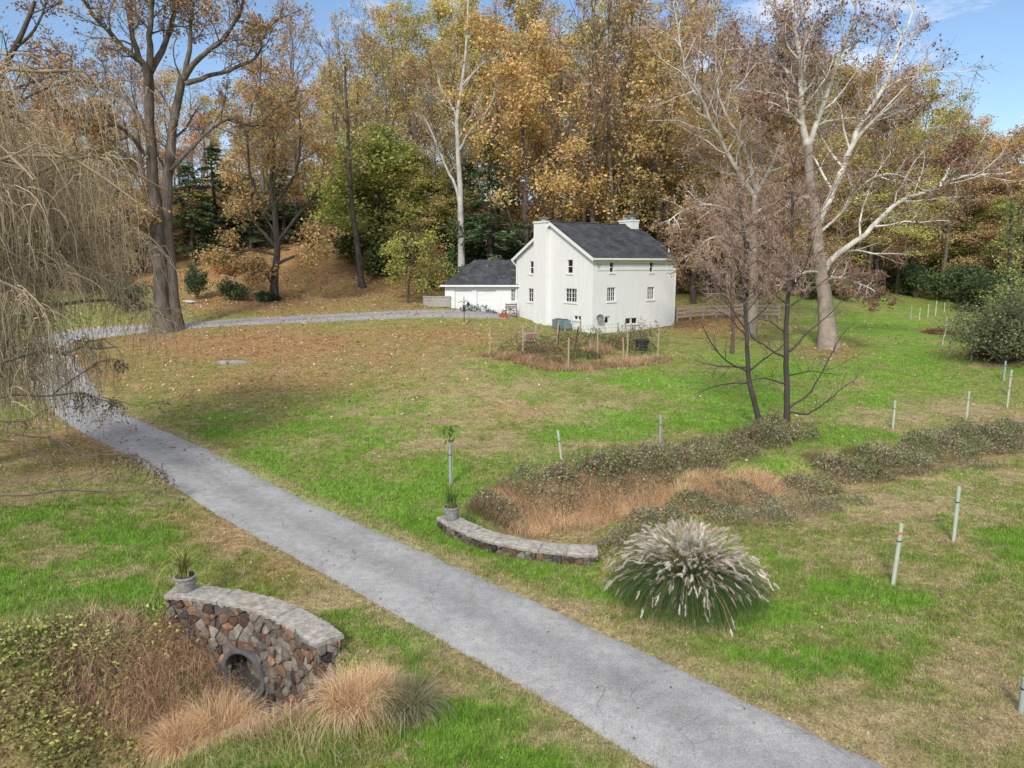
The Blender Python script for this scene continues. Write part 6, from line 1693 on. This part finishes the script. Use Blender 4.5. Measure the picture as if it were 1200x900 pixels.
# garden plot
gpl = lambda *r: [(*gv(x, y), rx, ry, H) for x, y, rx, ry, H in r]
brush('garden_plants', gpl((250, 265, 1.6, .9, 1.1), (360, 270, 1.6, 1., 1.0), (480, 250, 1.6, 1., 1.2), (620, 235, 1.8, 1.1, 1.5), (750, 240, 1.6, 1., 1.3), (830, 250, 1.2, 1., 1.2), (930, 250, 1.6, 1., 1.0), (1000, 210, 1.6, 1., 1.7), (900, 200, 1.4, .9, 1.4), (620, 300, 1.4, .8, .7), (430, 320, 1.2, .7, .8), (500, 345, 1.2, .7, .9), (300, 310, 1.3, .7, .8)), 420, [(.12, .11, .05), (.18, .15, .08), (.09, .12, .035), (.24, .17, .10), (.28, .17, .10), (.13, .10, .07)], .11, 1, seed=14, twigcol=(.24, .16, .10), twig_h=.8)
brush('garden_plants', gpl((620, 300, 1.1, .6, .6), (950, 285, .9, .5, .6)), 420, [(.07, .15, .03), (.11, .19, .04)], .12, 1, seed=15)
dry_grass('dry_grass', gpl((120, 290, 1.4, .5, .8), (220, 310, 1.5, .5, .9), (350, 335, 1.6, .6, 1.1), (420, 355, 1.4, .5, 1.), (500, 370, 1.2, .5, .9), (600, 360, 1.6, .5, .8), (700, 345, 1.6, .5, .8), (800, 345, 1.5, .5, .9), (900, 335, 1.5, .5, .9), (1000, 320, 1.4, .5, .8), (1060, 310, 1.0, .4, .8), (380, 260, 1.3, .6, 1.), (700, 270, 1.3, .6, 1.2)), 260, .7, [(.38, .26, .15), (.48, .35, .22), (.31, .19, .11), (.38, .34, .2), (.42, .22, .13)], 25, w=.035)
# bed below the garage and plants by the house foot
brush('garden_plants', [(565, 366.5, 1.5, .5, .7), (553, 365, .9, .5, .7), (580, 367, 1.4, .5, .6), (605, 368, .9, .6, 1.4), (598, 370, .8, .5, 1.0)], 300, [(.07, .05, .04), (.10, .075, .05), (.13, .06, .05), (.08, .09, .04)], .14, 1, seed=16, twig_h=.5, lane_gap=-9)
brush('garden_plants', [(548, 365.5, .8, .4, .7)], 300, [(.07, .13, .03), (.1, .17, .04)], .14, 1, seed=17, lane_gap=-9)
# leaf litter: pale curled leaves on grass, slope and drive edges
N0 = 60000
x, y, z = sample_ground(N0, 24, 82, 40)
l, s, t = lawn(x, y, z); n2 = fbm(x, y, .8, 3, 44)
k = (rng.random(len(x)) < (.75 * t + .05) * (.3 + 1.2 * n2) ** 1.5 + .02) & (ditch(x, y) < .1); x, y, z = x[k], y[k], z[k]
N = len(x); mb = MB()
c = np.array([(.50, .36, .22), (.62, .50, .34), (.38, .22, .12), (.72, .63, .47), (.32, .18, .10)])[rng.choice(5, size=N, p=[.34, .2, .24, .07, .15])] * rng.uniform(.7, 1.2, (N, 1))
on = lane_edge(x, y) < 0
zz = np.where(on, land_q(x, y) + .05, z + .05)
mb.leaves(np.stack([x, y, zz], 1), rng.uniform(.5, 1.2, N) * (.10 + .0022 * y), c, rng, flat=.55)
tag(mb.build('fallen_leaves', M['leaf']), kind='stuff')
x, y, z = sample_ground(2600, 8, 26, 40)
k = (ditch(x, y) < .1) & (rng.random(len(x)) < .25 + .9 * (fbm(x, y, .6, 3, 45) > .5)); x, y, z = x[k], y[k], z[k]; N = len(x)
mb = MB(); mb.leaves(np.stack([x, y, np.where(lane_edge(x, y) < 0, land_q(x, y) + .045, z + .05)], 1), rng.uniform(.04, .09, N), np.array([(.42, .29, .16), (.30, .18, .10), (.55, .44, .29)])[rng.integers(3, size=N)] * rng.uniform(.7, 1.2, (N, 1)), rng, flat=.6)
tag(mb.build('fallen_leaves', M['leaf']), kind='stuff')
